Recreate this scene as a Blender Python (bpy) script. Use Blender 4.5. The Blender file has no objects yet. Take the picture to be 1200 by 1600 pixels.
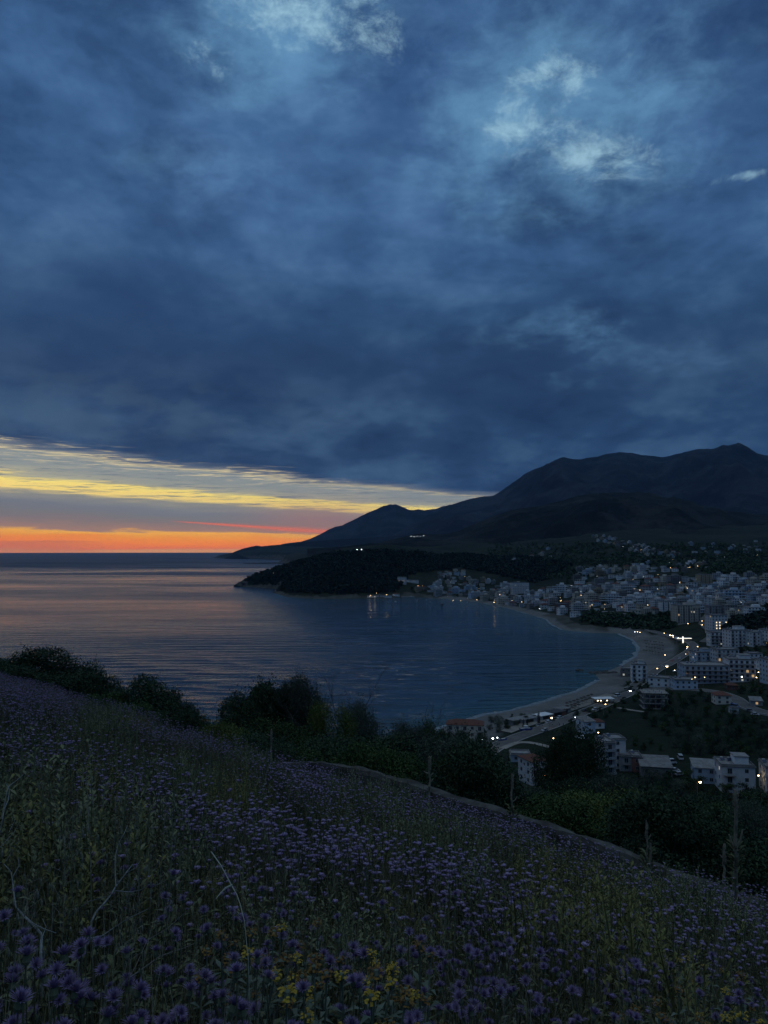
import bpy, math, random
import numpy as np
from mathutils import Vector, Matrix
random.seed(7); RNG = np.random.default_rng(7)
R = math.radians
S = bpy.context.scene
C = S.collection
# ------------------------------------------------------------------ camera
F = 1155.0; CX = 600.0; CY = 800.0; HY = 859.5; EYE = 100.0
TH = math.atan((HY - CY) / F)
cam_d = bpy.data.cameras.new('camera'); cam = bpy.data.objects.new('camera', cam_d); C.objects.link(cam)
cam_d.sensor_fit = 'VERTICAL'; cam_d.sensor_height = 36.0; cam_d.lens = F / 1600 * 36.0
cam_d.clip_start = 0.05; cam_d.clip_end = 90000
cam.location = (0, 0, EYE); cam.rotation_euler = (R(90) + TH, 0, 0)
S.camera = cam
# ------------------------------------------------------------------ render / exposure
S.view_settings.view_transform = 'Standard'; S.view_settings.look = 'None'
S.view_settings.exposure = 0; S.view_settings.gamma = 1
S.render.engine = 'CYCLES'
S.cycles.use_denoising = True
S.cycles.max_bounces = 5; S.cycles.diffuse_bounces = 2; S.cycles.glossy_bounces = 3
S.cycles.volume_bounces = 0; S.cycles.transparent_max_bounces = 6
S.cycles.sample_clamp_indirect = 2.0
S.cycles.caustics_reflective = False; S.cycles.caustics_refractive = False

# ------------------------------------------------------------------ node helper
class NT:
    def __init__(s, nt): s.nt = nt; s.nt.nodes.clear()
    def n(s, t, **kw):
        nd = s.nt.nodes.new(t)
        for k, v in kw.items(): setattr(nd, k, v)
        return nd
    def link(s, a, b): s.nt.links.new(a, b)
    def put(s, inp, v):
        if isinstance(v, bpy.types.NodeSocket): s.link(v, inp)
        elif v is not None:
            if hasattr(inp, 'default_value'):
                try: inp.default_value = v
                except TypeError: inp.default_value = tuple(v) + (1,)
                except ValueError: inp.default_value = tuple(v) + (1,)
    def m(s, op, a, b=None, c=None, clamp=False):
        nd = s.n('ShaderNodeMath', operation=op, use_clamp=clamp)
        s.put(nd.inputs[0], a); s.put(nd.inputs[1], b)
        if c is not None: s.put(nd.inputs[2], c)
        return nd.outputs[0]
    def comb(s, x, y, z):
        nd = s.n('ShaderNodeCombineXYZ')
        for i, v in enumerate((x, y, z)): s.put(nd.inputs[i], v)
        return nd.outputs[0]
    def noise(s, vec, scale, detail=4, rough=.5, dist=0., col=False):
        nd = s.n('ShaderNodeTexNoise'); s.put(nd.inputs['Vector'], vec)
        nd.inputs['Scale'].default_value = scale; nd.inputs['Detail'].default_value = detail
        nd.inputs['Roughness'].default_value = rough; nd.inputs['Distortion'].default_value = dist
        return nd.outputs[1 if col else 0]
    def mapr(s, v, a, b, c=0., d=1., smooth=True):
        nd = s.n('ShaderNodeMapRange'); nd.interpolation_type = 'SMOOTHSTEP' if smooth else 'LINEAR'
        s.put(nd.inputs[0], v)
        for i, q in enumerate((a, b, c, d)): s.put(nd.inputs[1 + i], q)
        return nd.outputs[0]
    def mix(s, f, a, b, mode='MIX'):
        nd = s.n('ShaderNodeMix', data_type='RGBA', blend_type=mode)
        s.put(nd.inputs[0], f); s.put(nd.inputs[6], a); s.put(nd.inputs[7], b)
        return nd.outputs[2]
    def ramp(s, v, stops, interp='LINEAR'):
        nd = s.n('ShaderNodeValToRGB'); cr = nd.color_ramp; cr.interpolation = interp
        while len(cr.elements) > 1: cr.elements.remove(cr.elements[-1])
        cr.elements[0].position = stops[0][0]; cr.elements[0].color = tuple(stops[0][1]) + (1,)
        for p, c in stops[1:]:
            e = cr.elements.new(p); e.color = tuple(c) + (1,)
        s.put(nd.inputs[0], v); return nd.outputs[0]
    def vmul(s, v, k):
        nd = s.n('ShaderNodeVectorMath', operation='MULTIPLY'); s.put(nd.inputs[0], v); nd.inputs[1].default_value = k
        return nd.outputs[0]
def lin(r, g, b):
    f = lambda c: (c / 255 / 12.92) if c <= 10 else ((c / 255 + .055) / 1.055) ** 2.4
    return (f(r), f(g), f(b))
def azel(px, py):
    u = (px - CX) / F; v = (CY - py) / F
    y = math.cos(TH) - math.sin(TH) * v; z = math.sin(TH) + math.cos(TH) * v
    return math.degrees(math.atan2(u, y)), math.degrees(math.atan2(z, math.hypot(u, y)))

# ------------------------------------------------------------------ world: dusk sky under a heavy cloud deck
W = bpy.data.worlds.new('World'); S.world = W; W.use_nodes = True
k = NT(W.node_tree)
tc = k.n('ShaderNodeTexCoord').outputs['Generated']
sp = k.n('ShaderNodeSeparateXYZ'); k.link(tc, sp.inputs[0]); X, Y, Z = sp.outputs
el = k.m('MULTIPLY', k.m('ARCSINE', Z), 57.2958)
az = k.m('MULTIPLY', k.m('ARCTAN2', X, Y), 57.2958)
zz = k.m('ADD', k.m('MAXIMUM', Z, 0.0), 0.30)
q = k.comb(k.m('DIVIDE', X, zz), k.m('DIVIDE', Y, zz), 0.)
n1 = k.noise(q, 1.9, 10, .56, .2)
n2 = k.noise(q, 6.5, 9, .62, .15)
n3 = k.noise(k.comb(k.m('MULTIPLY', az, .045), k.m('MULTIPLY', el, .085), 3.3), 1.7, 9, .6, .35)
cl = k.m('ADD', k.m('ADD', k.m('MULTIPLY', n1, .5), k.m('MULTIPLY', n2, .18)), k.m('MULTIPLY', n3, .32))
deck = k.ramp(cl, [(.40, lin(40, 66, 102)), (.46, lin(49, 80, 121)), (.51, lin(60, 96, 140)), (.57, lin(78, 116, 160)), (.66, lin(106, 146, 184))])
# lower part of the deck is greyer and darker
low = k.ramp(cl, [(.41, lin(28, 53, 86)), (.5, lin(41, 70, 105)), (.6, lin(68, 100, 134))])
deck = k.mix(k.mapr(el, 26., 9., 0., 1.), deck, low)
deck = k.mix(k.m('MULTIPLY', k.mapr(el, 22., 14., 0., 1.), k.m('MULTIPLY', k.mapr(el, 8.5, 13., 0., 1.), .5)), deck, lin(36, 60, 94))
# dark shoulder over the middle left
def spot(px, py, sa, se, lo=.42, hi=.62, nz=None):
    a, e = azel(px, py)
    da = k.m('DIVIDE', k.m('SUBTRACT', az, a), sa); de = k.m('DIVIDE', k.m('SUBTRACT', el, e), se)
    g = k.m('EXPONENT', k.m('MULTIPLY', k.m('ADD', k.m('MULTIPLY', da, da), k.m('MULTIPLY', de, de)), -1.))
    if nz is None: return g
    return k.m('MULTIPLY', g, k.mapr(nz, lo, hi))
nb = k.m('ADD', k.m('MULTIPLY', k.noise(q, 5.5, 9, .62, .1), .55), k.m('MULTIPLY', k.noise(k.comb(k.m('MULTIPLY', az, .03), k.m('MULTIPLY', el, .055), 8.), 7., 9, .66, .3), .45))
deck = k.mix(k.m('MULTIPLY', spot(180, 470, 13., 6.), .55), deck, lin(38, 64, 104))
deck = k.mix(k.m('MULTIPLY', spot(1080, 60, 8., 4.), .5), deck, lin(42, 72, 118))
deck = k.mix(k.m('MULTIPLY', spot(640, 90, 4., 7.), .5), deck, lin(46, 76, 124))
deck = k.mix(k.m('MULTIPLY', spot(380, 270, 6., 4., .3, .6, nb), .55), deck, lin(82, 120, 170))
def brk(terms, lo, hi, nz):
    g = None
    for (px_, py_, sa, se, am) in terms:
        g1 = k.m('MULTIPLY', spot(px_, py_, sa, se), am); g = g1 if g is None else k.m('MAXIMUM', g, g1)
    return k.m('MULTIPLY', k.mapr(k.m('ADD', g, nz), lo, hi), k.m('MINIMUM', k.m('MULTIPLY', g, 8.), 1.))
nb2 = k.noise(k.comb(k.m('MULTIPLY', az, .05), k.m('MULTIPLY', el, .08), 2.), 5.5, 10, .68, .25)
soft = brk([(860, 185, 12., 7., .3), (430, 40, 10., 6., .28), (330, 260, 9., 5., .12), (700, 240, 7., 5., .14), (900, 520, 9., 3., .12), (1000, 560, 12., 2.5, .10), (200, 130, 7., 5., .08)], .52, .9, nb)
deck = k.mix(k.m('MULTIPLY', soft, .9), deck, lin(100, 148, 188))
hot = brk([(835, 190, 4.2, 2.2, .30), (930, 240, 5.2, 1.8, .30), (455, 10, 6., 3.2, .30), (338, 98, 2.4, 1.6, .26), (1165, 274, 6., .45, .2), (585, 25, 3.6, 3., .24), (870, 120, 5., 2.4, .22)], .62, .94, nb2)
deck = k.mix(k.m('MULTIPLY', hot, .92), deck, lin(156, 196, 216))
# warm grey rim of the deck just above the opening in the west
deck = k.mix(k.m('MULTIPLY', k.m('MULTIPLY', spot(150, 640, 16., 3.4), k.mapr(n2, .4, .6)), .45), deck, lin(66, 88, 112))
# overhead, out of the picture, the deck is brightened to throw more light on the land
deck = k.mix(k.mapr(el, 38., 62.), deck, lin(154, 175, 193))
# the opening between deck and horizon
wa = k.noise(k.comb(k.m('MULTIPLY', az, .05), k.m('MULTIPLY', el, .55), 0.), 2.2, 8, .6, .5)
wb = k.noise(k.comb(k.m('MULTIPLY', az, .10), k.m('MULTIPLY', el, 2.2), 5.), 2.0, 7, .62, .4)
elb = k.m('SUBTRACT', 5.15, k.m('MULTIPLY', az, .094))
t = k.m('DIVIDE', el, k.m('MAXIMUM', elb, 1.5))
tw = k.m('ADD', t, k.m('MULTIPLY', k.m('SUBTRACT', wa, .5), .17))
tw = k.m('ADD', tw, k.m('MULTIPLY', k.m('SUBTRACT', wb, .5), k.mapr(t, .3, .7, .03, .17)))
band = k.ramp(tw, [(0., lin(216, 150, 100)), (.035, lin(236, 120, 70)), (.08, lin(255, 138, 44)), (.15, lin(255, 158, 38)), (.195, lin(255, 185, 60)),
                   (.215, lin(170, 132, 112)), (.30, lin(138, 124, 120)), (.36, lin(126, 126, 126)), (.44, lin(122, 128, 136)),
                   (.53, lin(150, 150, 140)), (.575, lin(255, 226, 128)), (.66, lin(255, 232, 124)), (.705, lin(168, 168, 150)), (.80, lin(140, 148, 148)),
                   (.88, lin(134, 144, 148)), (.915, lin(176, 170, 146)), (.95, lin(104, 114, 128))])
streak = k.noise(k.comb(k.m('MULTIPLY', az, .16), k.m('MULTIPLY', el, 3.2), 9.), 2.3, 8, .65, .7)
band = k.mix(k.m('MULTIPLY', k.mapr(streak, .53, .63), k.mapr(t, .45, .6, 0., .85)), band, lin(112, 122, 134))
band = k.mix(k.m('MULTIPLY', k.m('MULTIPLY', k.mapr(streak, .47, .38), k.mapr(t, .78, .9, 0., 1.)), k.mapr(az, 4., -8.)), band, lin(214, 200, 158))
# red streak that widens to the right
a0, e0 = azel(265, 814); a1, e1 = azel(500, 830)
lineel = k.m('ADD', e0, k.m('MULTIPLY', k.m('SUBTRACT', az, a0), (e1 - e0) / (a1 - a0)))
wid = k.m('ADD', .035, k.m('MULTIPLY', k.m('MAXIMUM', k.m('SUBTRACT', az, a0), 0.), .014))
dl = k.m('DIVIDE', k.m('ADD', k.m('SUBTRACT', el, lineel), k.m('MULTIPLY', k.m('SUBTRACT', wb, .5), .25)), wid)
rs = k.m('MULTIPLY', k.m('EXPONENT', k.m('MULTIPLY', k.m('MULTIPLY', dl, dl), -1.)), k.mapr(az, a0 - .3, a0 + 2.))
band = k.mix(k.m('MULTIPLY', rs, .8), band, lin(255, 112, 60))
pk = k.m('MULTIPLY', spot(500, 812, 5., 1.3), .6)
band = k.mix(pk, band, lin(172, 122, 112))
cb = k.m('MULTIPLY', k.mapr(k.m('SUBTRACT', el, k.m('MULTIPLY', k.m('SUBTRACT', wb, .35), .5)), .62, .5), k.mapr(az, -19., -24.))
band = k.mix(k.m('MULTIPLY', cb, .55), band, lin(206, 118, 84))
edge = k.m('ADD', t, k.m('ADD', k.m('MULTIPLY', k.m('SUBTRACT', wa, .5), .35), k.m('MULTIPLY', k.m('SUBTRACT', streak, .5), .12)))
band = k.mix(1., band, (1.35, 1.3, 1.2), 'MULTIPLY')
inb = k.m('MULTIPLY', k.mapr(edge, 1.07, .90), k.m('MULTIPLY', k.mapr(az, 16., 9.), k.mapr(az, -95., -60.)))
col = k.mix(inb, deck, band)
# a little clear-sky light from the Nishita model seeping through
sky = k.n('ShaderNodeTexSky', sky_type='NISHITA', sun_disc=False)
SUN_AZ, SUN_EL = R(-24), R(1.5)
sky.sun_elevation = SUN_EL; sky.sun_rotation = SUN_AZ; sky.altitude = 100
bg1 = k.n('ShaderNodeBackground'); k.link(col, bg1.inputs[0]); bg1.inputs[1].default_value = 1.0
bg2 = k.n('ShaderNodeBackground'); k.link(sky.outputs[0], bg2.inputs[0]); bg2.inputs[1].default_value = 0.0006
ad = k.n('ShaderNodeAddShader'); k.link(bg1.outputs[0], ad.inputs[0]); k.link(bg2.outputs[0], ad.inputs[1])
wo = k.n('ShaderNodeOutputWorld'); k.link(ad.outputs[0], wo.inputs[0])
W.cycles.sampling_method = 'MANUAL'; W.cycles.sample_map_resolution = 512
# sun just under the cloud line, nearly spent
sd = bpy.data.lights.new('sun', 'SUN'); sun = bpy.data.objects.new('sun', sd); C.objects.link(sun)
sd.energy = 0.012; sd.angle = R(50); sd.color = (1, .6, .35)
sun.rotation_euler = Vector((-math.sin(SUN_AZ) * -1, 0, 0)).to_track_quat('Z', 'Y').to_euler()
_d = Vector((math.sin(SUN_AZ) * math.cos(SUN_EL), math.cos(SUN_AZ) * math.cos(SUN_EL), math.sin(SUN_EL)))
sun.rotation_euler = _d.to_track_quat('Z', 'Y').to_euler()

# ------------------------------------------------------------------ materials
MATS = {}
def mat(name, c1, c2=None, rough=.9, scale=1., spec=.25, bump=0., bscale=None, detail=5, per=0., metal=0., trans=0.):
    if name in MATS: return MATS[name]
    m = bpy.data.materials.new(name); m.use_nodes = True; MATS[name] = m
    g = NT(m.node_tree); out = g.n('ShaderNodeOutputMaterial'); b = g.n('ShaderNodeBsdfPrincipled')
    g.link(b.outputs[0], out.inputs[0])
    co = g.n('ShaderNodeTexCoord').outputs['Object']
    if c2 is not None:
        nz = g.noise(co, scale, detail, .6)
        c = g.mix(g.mapr(nz, .35, .65), c1, c2)
    else: c = tuple(c1) + (1,)
    if per:
        oi = g.n('ShaderNodeObjectInfo').outputs['Random']
        f = g.m('ADD', 1 - per, g.m('MULTIPLY', oi, 2 * per))
        vm = g.n('ShaderNodeMix', data_type='RGBA', blend_type='MULTIPLY'); vm.inputs[0].default_value = 1
        g.put(vm.inputs[6], c); cc = g.n('ShaderNodeCombineColor')
        for i in range(3): g.link(f, cc.inputs[i])
        g.link(cc.outputs[0], vm.inputs[7]); c = vm.outputs[2]
    g.put(b.inputs['Base Color'], c)
    b.inputs['Roughness'].default_value = rough; b.inputs['Specular IOR Level'].default_value = spec
    b.inputs['Metallic'].default_value = metal
    if bump:
        bp = g.n('ShaderNodeBump'); bp.inputs['Strength'].default_value = bump
        g.link(g.noise(co, bscale or scale * 4, 6, .6), bp.inputs['Height']); g.link(bp.outputs[0], b.inputs['Normal'])
    return m
def emat(name, c, s):
    if name in MATS: return MATS[name]
    m = bpy.data.materials.new(name); m.use_nodes = True; MATS[name] = m
    g = NT(m.node_tree); out = g.n('ShaderNodeOutputMaterial'); e = g.n('ShaderNodeEmission')
    e.inputs[0].default_value = tuple(c) + (1,); e.inputs[1].default_value = s; g.link(e.outputs[0], out.inputs[0])
    return m
def leafmat(name, c1, c2, scale=1.2, per=.25):
    m = mat(name, c1, c2, .8, scale, .2, per=per)
    return m

# ------------------------------------------------------------------ mesh helpers
class MB:
    def __init__(s): s.v = []; s.f = []; s.mi = []; s.cm = 0
    def face(s, pts):
        n = len(s.v); s.v.extend([tuple(p) for p in pts]); s.f.append(tuple(range(n, n + len(pts)))); s.mi.append(s.cm)
    def box(s, x0, x1, y0, y1, z0, z1, rz=0., c=(0, 0)):
        n = len(s.v); cs, sn = math.cos(rz), math.sin(rz)
        for z in (z0, z1):
            for x, y in ((x0, y0), (x1, y0), (x1, y1), (x0, y1)):
                s.v.append((c[0] + x * cs - y * sn, c[1] + x * sn + y * cs, z))
        for q in ((0, 3, 2, 1), (4, 5, 6, 7), (0, 1, 5, 4), (1, 2, 6, 5), (2, 3, 7, 6), (3, 0, 4, 7)):
            s.f.append(tuple(n + i for i in q)); s.mi.append(s.cm)
        return s
    def tube(s, pts, rad, seg=6, cap=True):
        pts = [Vector(p) for p in pts]; n0 = len(s.v); m = len(pts)
        if not hasattr(rad, '__len__'): rad = [rad] * m
        up = None
        for i, p in enumerate(pts):
            d = (pts[min(i + 1, m - 1)] - pts[max(i - 1, 0)]).normalized()
            if up is None: up = d.orthogonal().normalized()
            up = (up - d * up.dot(d)).normalized(); w = d.cross(up)
            for j in range(seg):
                a = 2 * math.pi * j / seg
                s.v.append(tuple(p + (up * math.cos(a) + w * math.sin(a)) * rad[i]))
        for i in range(m - 1):
            for j in range(seg):
                a = n0 + i * seg + j; b = n0 + i * seg + (j + 1) % seg
                s.f.append((a, b, b + seg, a + seg)); s.mi.append(s.cm)
        if cap:
            s.f.append(tuple(n0 + (m - 1) * seg + j for j in range(seg))); s.mi.append(s.cm)
            s.f.append(tuple(n0 + seg - 1 - j for j in range(seg))); s.mi.append(s.cm)
        return s
    def lathe(s, prof, seg=12, c=(0, 0, 0)):
        n0 = len(s.v)
        for r, z in prof:
            for j in range(seg):
                a = 2 * math.pi * j / seg; s.v.append((c[0] + r * math.cos(a), c[1] + r * math.sin(a), c[2] + z))
        for i in range(len(prof) - 1):
            for j in range(seg):
                a = n0 + i * seg + j; b = n0 + i * seg + (j + 1) % seg
                s.f.append((a, b, b + seg, a + seg)); s.mi.append(s.cm)
        return s
    def hip(s, w, d, z, h, ov=.4, ridge=.4):
        x, y = w / 2 + ov, d / 2 + ov; r = max(0, (w - d) / 2) + ridge * 0
        a = [(-x, -y, z), (x, -y, z), (x, y, z), (-x, y, z)]; t = [(-r - .01, 0, z + h), (r + .01, 0, z + h)]
        b = [(p[0], p[1], z - .18) for p in a]
        s.face([a[0], a[1], t[1], t[0]]); s.face([a[2], a[3], t[0], t[1]]); s.face([a[1], a[2], t[1]]); s.face([a[3], a[0], t[0]])
        for i in range(4): s.face([b[i], b[(i + 1) % 4], a[(i + 1) % 4], a[i]])
        s.face([b[3], b[2], b[1], b[0]]); return s
    def mesh(s, name, mats):
        me = bpy.data.meshes.new(name); me.from_pydata(s.v, [], s.f)
        for m in (mats if isinstance(mats, (list, tuple)) else [mats]): me.materials.append(m)
        if any(s.mi): me.polygons.foreach_set('material_index', s.mi)
        me.update(); return me
def npmesh(name, V, Fq, mats, mi=None, smooth=False):
    """V (n,3); Fq (m,k) faces of the same size, fast path"""
    me = bpy.data.meshes.new(name); V = np.asarray(V, np.float32); Fq = np.asarray(Fq, np.int32)
    m, kk = Fq.shape
    me.vertices.add(len(V)); me.vertices.foreach_set('co', V.ravel())
    me.loops.add(m * kk); me.loops.foreach_set('vertex_index', Fq.ravel())
    me.polygons.add(m); me.polygons.foreach_set('loop_start', np.arange(0, m * kk, kk, dtype=np.int32))
    for q in (mats if isinstance(mats, (list, tuple)) else [mats]): me.materials.append(q)
    if mi is not None: me.polygons.foreach_set('material_index', np.asarray(mi, np.int32))
    me.polygons.foreach_set('use_smooth', np.full(m, smooth)); me.update(calc_edges=True); me.validate()
    return me
def obj(name, me, parent=None, loc=(0, 0, 0), rz=0., sc=None):
    o = bpy.data.objects.new(name, me); C.objects.link(o); o.location = loc; o.rotation_euler = (0, 0, rz)
    if sc is not None: o.scale = sc
    if parent is not None: o.parent = parent
    return o
_lg = {}
def tag(o, label=None, cat=None, group=None, kind=None):
    if label and group: group = _lg.setdefault(label, group)
    if label: o['label'] = label
    if cat: o['category'] = cat
    if group: o['group'] = group
    if kind: o['kind'] = kind
    return o
def thing(name, label, cat, loc=(0, 0, 0), rz=0., group=None, sc=None):
    return tag(obj(name, None, None, loc, rz, sc), label, cat, group)
def copy_tree(root, loc, rz=0., sc=None, label=None, group=None):
    r = root.copy(); C.objects.link(r); r.location = loc; r.rotation_euler = (0, 0, rz)
    if sc is not None: r.scale = sc
    if label: r['label'] = label
    if group: r['group'] = group
    for ch in list(root.children):
        c = ch.copy(); C.objects.link(c); c.parent = r
        for g in list(ch.children):
            d = g.copy(); C.objects.link(d); d.parent = c
    return r

# ------------------------------------------------------------------ noise (numpy)
def _h(ix, iy, sd):
    n = (ix.astype(np.int64) * 374761393 + iy.astype(np.int64) * 668265263 + sd * 1442695041) & 0x7fffffff
    n = ((n ^ (n >> 13)) * 1274126177) & 0x7fffffff
    return ((n ^ (n >> 16)) & 0xffff) / 65535.0
def vnoise(x, y, sd=0):
    xi = np.floor(x); yi = np.floor(y); fx = x - xi; fy = y - yi
    fx = fx * fx * (3 - 2 * fx); fy = fy * fy * (3 - 2 * fy)
    a = _h(xi, yi, sd); b = _h(xi + 1, yi, sd); c = _h(xi, yi + 1, sd); d = _h(xi + 1, yi + 1, sd)
    return (a * (1 - fx) + b * fx) * (1 - fy) + (c * (1 - fx) + d * fx) * fy - .5
def fbm(x, y, o=5, sd=0, ridged=False):
    r = 0; a = 1.; x = np.asarray(x, float); y = np.asarray(y, float)
    for i in range(o):
        v = vnoise(x, y, sd + i)
        if ridged: v = .5 - 2 * np.abs(v)
        r = r + a * v; a *= .5; x, y = x * 1.93 + y * .35 + 17.3, y * 1.93 - x * .35 * 1 + 5.1
    return r
def sstep(a, b, x):
    t = np.clip((x - a) / (b - a), 0, 1); return t * t * (3 - 2 * t)

# ------------------------------------------------------------------ where a pixel of the photograph points
def ray(px, py):
    u = (px - CX) / F; v = (CY - py) / F
    return u, math.cos(TH) - math.sin(TH) * v, math.sin(TH) + math.cos(TH) * v
def at_depth(px, py, Y):
    x, y, z = ray(px, py); return (x / y * Y, Y, EYE + z / y * Y)
def at_sea(px, py):
    x, y, z = ray(px, py); k_ = -EYE / z; return (x * k_, y * k_)

# coast of the bay, starting hidden under the near slope and running round to the far cape
coast_px = [(690, 1137), (725, 1127), (760, 1117), (800, 1110), (850, 1097), (900, 1081), (938, 1063), (930, 1054), (945, 1050), (972, 1040), (994, 1026),
            (1000, 1012), (990, 1000), (969, 990), (930, 989), (879, 984), (862, 975), (856, 968), (840, 964), (827, 960), (795, 951), (747, 941),
            (707, 936.5), (667, 934), (645, 932), (600, 935), (568, 934.5), (500, 936), (450, 933), (428, 926), (436, 920), (400, 917.5), (370, 916), (376, 909)]
COAST = [(-1100, 1270), (-300, 555), (-27, 307), (10, 362), (30, 408)] + [at_sea(*p) for p in coast_px]
COAST += [at_depth(p, 0, Yv)[:2] for p, Yv in ((400, 2500), (450, 2850), (500, 3500), (470, 4300), (452, 5200), (445, 6300), (456, 7200), (380, 8600), (352, 9100), (330, 9600), (420, 16000))]
SEA = np.array(COAST + [(-9000, 16000), (-9000, 1270)])
def sea_dist(x, y):
    """signed distance to the coast: + on land, - in the sea"""
    x = np.asarray(x, float); y = np.asarray(y, float)
    P = SEA; inside = np.zeros(x.shape, bool); dm = np.full(x.shape, 1e12)
    n = len(P)
    for i in range(n):
        x1, y1 = P[i]; x2, y2 = P[(i + 1) % n]
        if y1 != y2:
            c = ((y1 > y) != (y2 > y)) & (x < (x2 - x1) * (y - y1) / (y2 - y1) + x1); inside ^= c
        if i < len(COAST) - 1:
            dx, dy = x2 - x1, y2 - y1; tt = np.clip(((x - x1) * dx + (y - y1) * dy) / (dx * dx + dy * dy), 0, 1)
            dm = np.minimum(dm, (x - x1 - tt * dx) ** 2 + (y - y1 - tt * dy) ** 2)
    d = np.sqrt(dm); return np.where(inside, -d, d)
# height control points (column in the photo, depth, height above the sea)
CP = [(560, 250, 12), (700, 300, 7), (820, 290, 8), (930, 295, 8), (1060, 300, 9), (1200, 290, 10), (1400, 300, 22),
      (760, 400, 4), (850, 430, 5), (900, 360, 6), (1000, 400, 7), (1100, 380, 9), (1200, 380, 12), (1450, 400, 35),
      (1000, 530, 5), (1060, 520, 8), (1150, 500, 10), (1300, 520, 22), (980, 650, 4), (1060, 640, 8), (1150, 640, 14), (1250, 640, 26), (1450, 700, 70),
      (1030, 800, 5), (1080, 800, 12), (1150, 800, 20), (1250, 800, 34), (960, 960, 16), (1010, 960, 18), (1060, 960, 20), (1100, 950, 24), (1200, 950, 36), (1450, 1000, 90),
      (880, 1050, 12), (900, 1200, 22), (1000, 1200, 34), (1100, 1200, 42), (1200, 1200, 52), (1450, 1300, 120),
      (830, 1300, 10), (860, 1450, 26), (1000, 1500, 62), (1100, 1500, 68), (1200, 1500, 76),
      (680, 1600, 14), (760, 1500, 14), (700, 1800, 34), (800, 1800, 42), (900, 1900, 68), (1000, 2000, 98), (1100, 2000, 92), (1200, 2000, 92), (1450, 2000, 160),
      (380, 2060, 14), (410, 2080, 30), (430, 1790, 8), (456, 1930, 58), (500, 1900, 80), (550, 1850, 90), (640, 1950, 96), (470, 1600, 16), (530, 1570, 20), (580, 1600, 26), (640, 1680, 34),
      (430, 2600, 40), (520, 2600, 70), (650, 2700, 105), (800, 2700, 108), (930, 2300, 122), (960, 2600, 150), (1060, 2500, 128), (1200, 2700, 140), (1450, 2700, 220),
      (500, 4200, 60), (700, 3600, 118), (900, 3600, 190), (1100, 3600, 200), (1300, 3600, 240), (500, 6000, 90), (800, 5500, 240), (1200, 5500, 330), (1500, 5500, 400),
      (470, 8000, 110), (600, 9000, 150), (1000, 9000, 400), (400, 8900, 130), (370, 9000, 60)]
_cx = np.array([(p[0] - 600) / 1155 * 2.2 for p in CP]); _cy = np.log([p[1] for p in CP]); _cz = np.array([p[2] for p in CP], float)
def _tps(r2): return .5 * r2 * np.log(r2 + 1e-9)
_n = len(CP); _A = np.zeros((_n + 3, _n + 3))
_A[:_n, :_n] = _tps((_cx[:, None] - _cx) ** 2 + (_cy[:, None] - _cy) ** 2) + np.eye(_n) * .004
_A[:_n, _n] = 1; _A[:_n, _n + 1] = _cx; _A[:_n, _n + 2] = _cy; _A[_n:, :_n] = _A[:_n, _n:].T
_w = np.linalg.solve(_A, np.concatenate([_cz, np.zeros(3)]))
GS, GT = .671, .741            # downhill direction of the near slope
def base_h(x, y):
    x = np.asarray(x, float); y = np.maximum(np.asarray(y, float), 60.)
    a = np.clip(x / y, -.6, .9) * 2.2; b = np.log(y); r = np.zeros(a.shape)
    for i in range(_n): r += _w[i] * _tps((a - _cx[i]) ** 2 + (b - _cy[i]) ** 2)
    return np.maximum(r + _w[_n] + _w[_n + 1] * a + _w[_n + 2] * b, 2.)
def land_h(x, y):
    x = np.asarray(x, float); y = np.asarray(y, float)
    d = sea_dist(x, y); b = base_h(x, y)
    rr = np.hypot(x, y); am = np.clip((rr - 250) / 3000, 0, 1)
    rough = fbm(x / 210, y / 210, 5, 3) * 34 * am * sstep(20, 200, d) + fbm(x / 40, y / 40, 3, 9) * 3.0 * sstep(10, 60, d) * sstep(350, 800, rr) * .6
    dd = np.maximum(d, 0); b = b + rough
    h = np.maximum(b, 1.5) * dd / (dd + np.where(rr > 1480, 14., 26.)) + np.where(d > 0, .0, np.maximum(d * .06, -12.))
    # the near hillside
    s = GS * x + GT * y; u = np.clip(x / np.maximum(y, 5), -.6, .6)
    sl = .44 - .12 * u
    hill = EYE - 1.25 - .356 * 13.4 - 1.3 - sl * (s - 13.4) + fbm(x / 14, y / 14, 4, 21) * 1.6 * sstep(14, 40, s)
    mead = EYE - 1.25 - .356 * s - .7
    hill = np.where(s < 13.4, mead, hill)
    kk = 4.; m = np.maximum(h, hill) + kk * np.exp(-np.abs(h - hill) / kk) * .35 * sstep(100, 200, s)
    far = sstep(260, 330, s)
    return m * (1 - far) + h * far
_wx = {}
def mead_z(x, y):
    s = GS * x + GT * y
    return EYE - 1.25 - .356 * s + fbm(x / 2.3, y / 2.3, 3, 5) * .10 + fbm(x / 9., y / 9., 2, 6) * .22 * sstep(4, 10, y)
def hit(px, py, y0=60., y1=9000.):
    """where the ray through a pixel meets the land"""
    x, y, z = ray(px, py); Ys = np.exp(np.linspace(math.log(y0), math.log(y1), 500))
    g = land_h(x / y * Ys, Ys); rz = EYE + z / y * Ys; b = np.nonzero(rz < np.maximum(g, 0))[0]
    if len(b) == 0: return None
    i = max(b[0], 1); a, c = Ys[i - 1], Ys[i]
    for _ in range(2):
        yy = np.linspace(a, c, 12); g = land_h(x / y * yy, yy); rz = EYE + z / y * yy; b = np.nonzero(rz < np.maximum(g, 0))[0]
        if len(b) == 0 or b[0] == 0: break
        a, c = yy[b[0] - 1], yy[b[0]]
    return (x / y * c, c, float(land_h(np.array([x / y * c]), np.array([c]))[0]))
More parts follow.
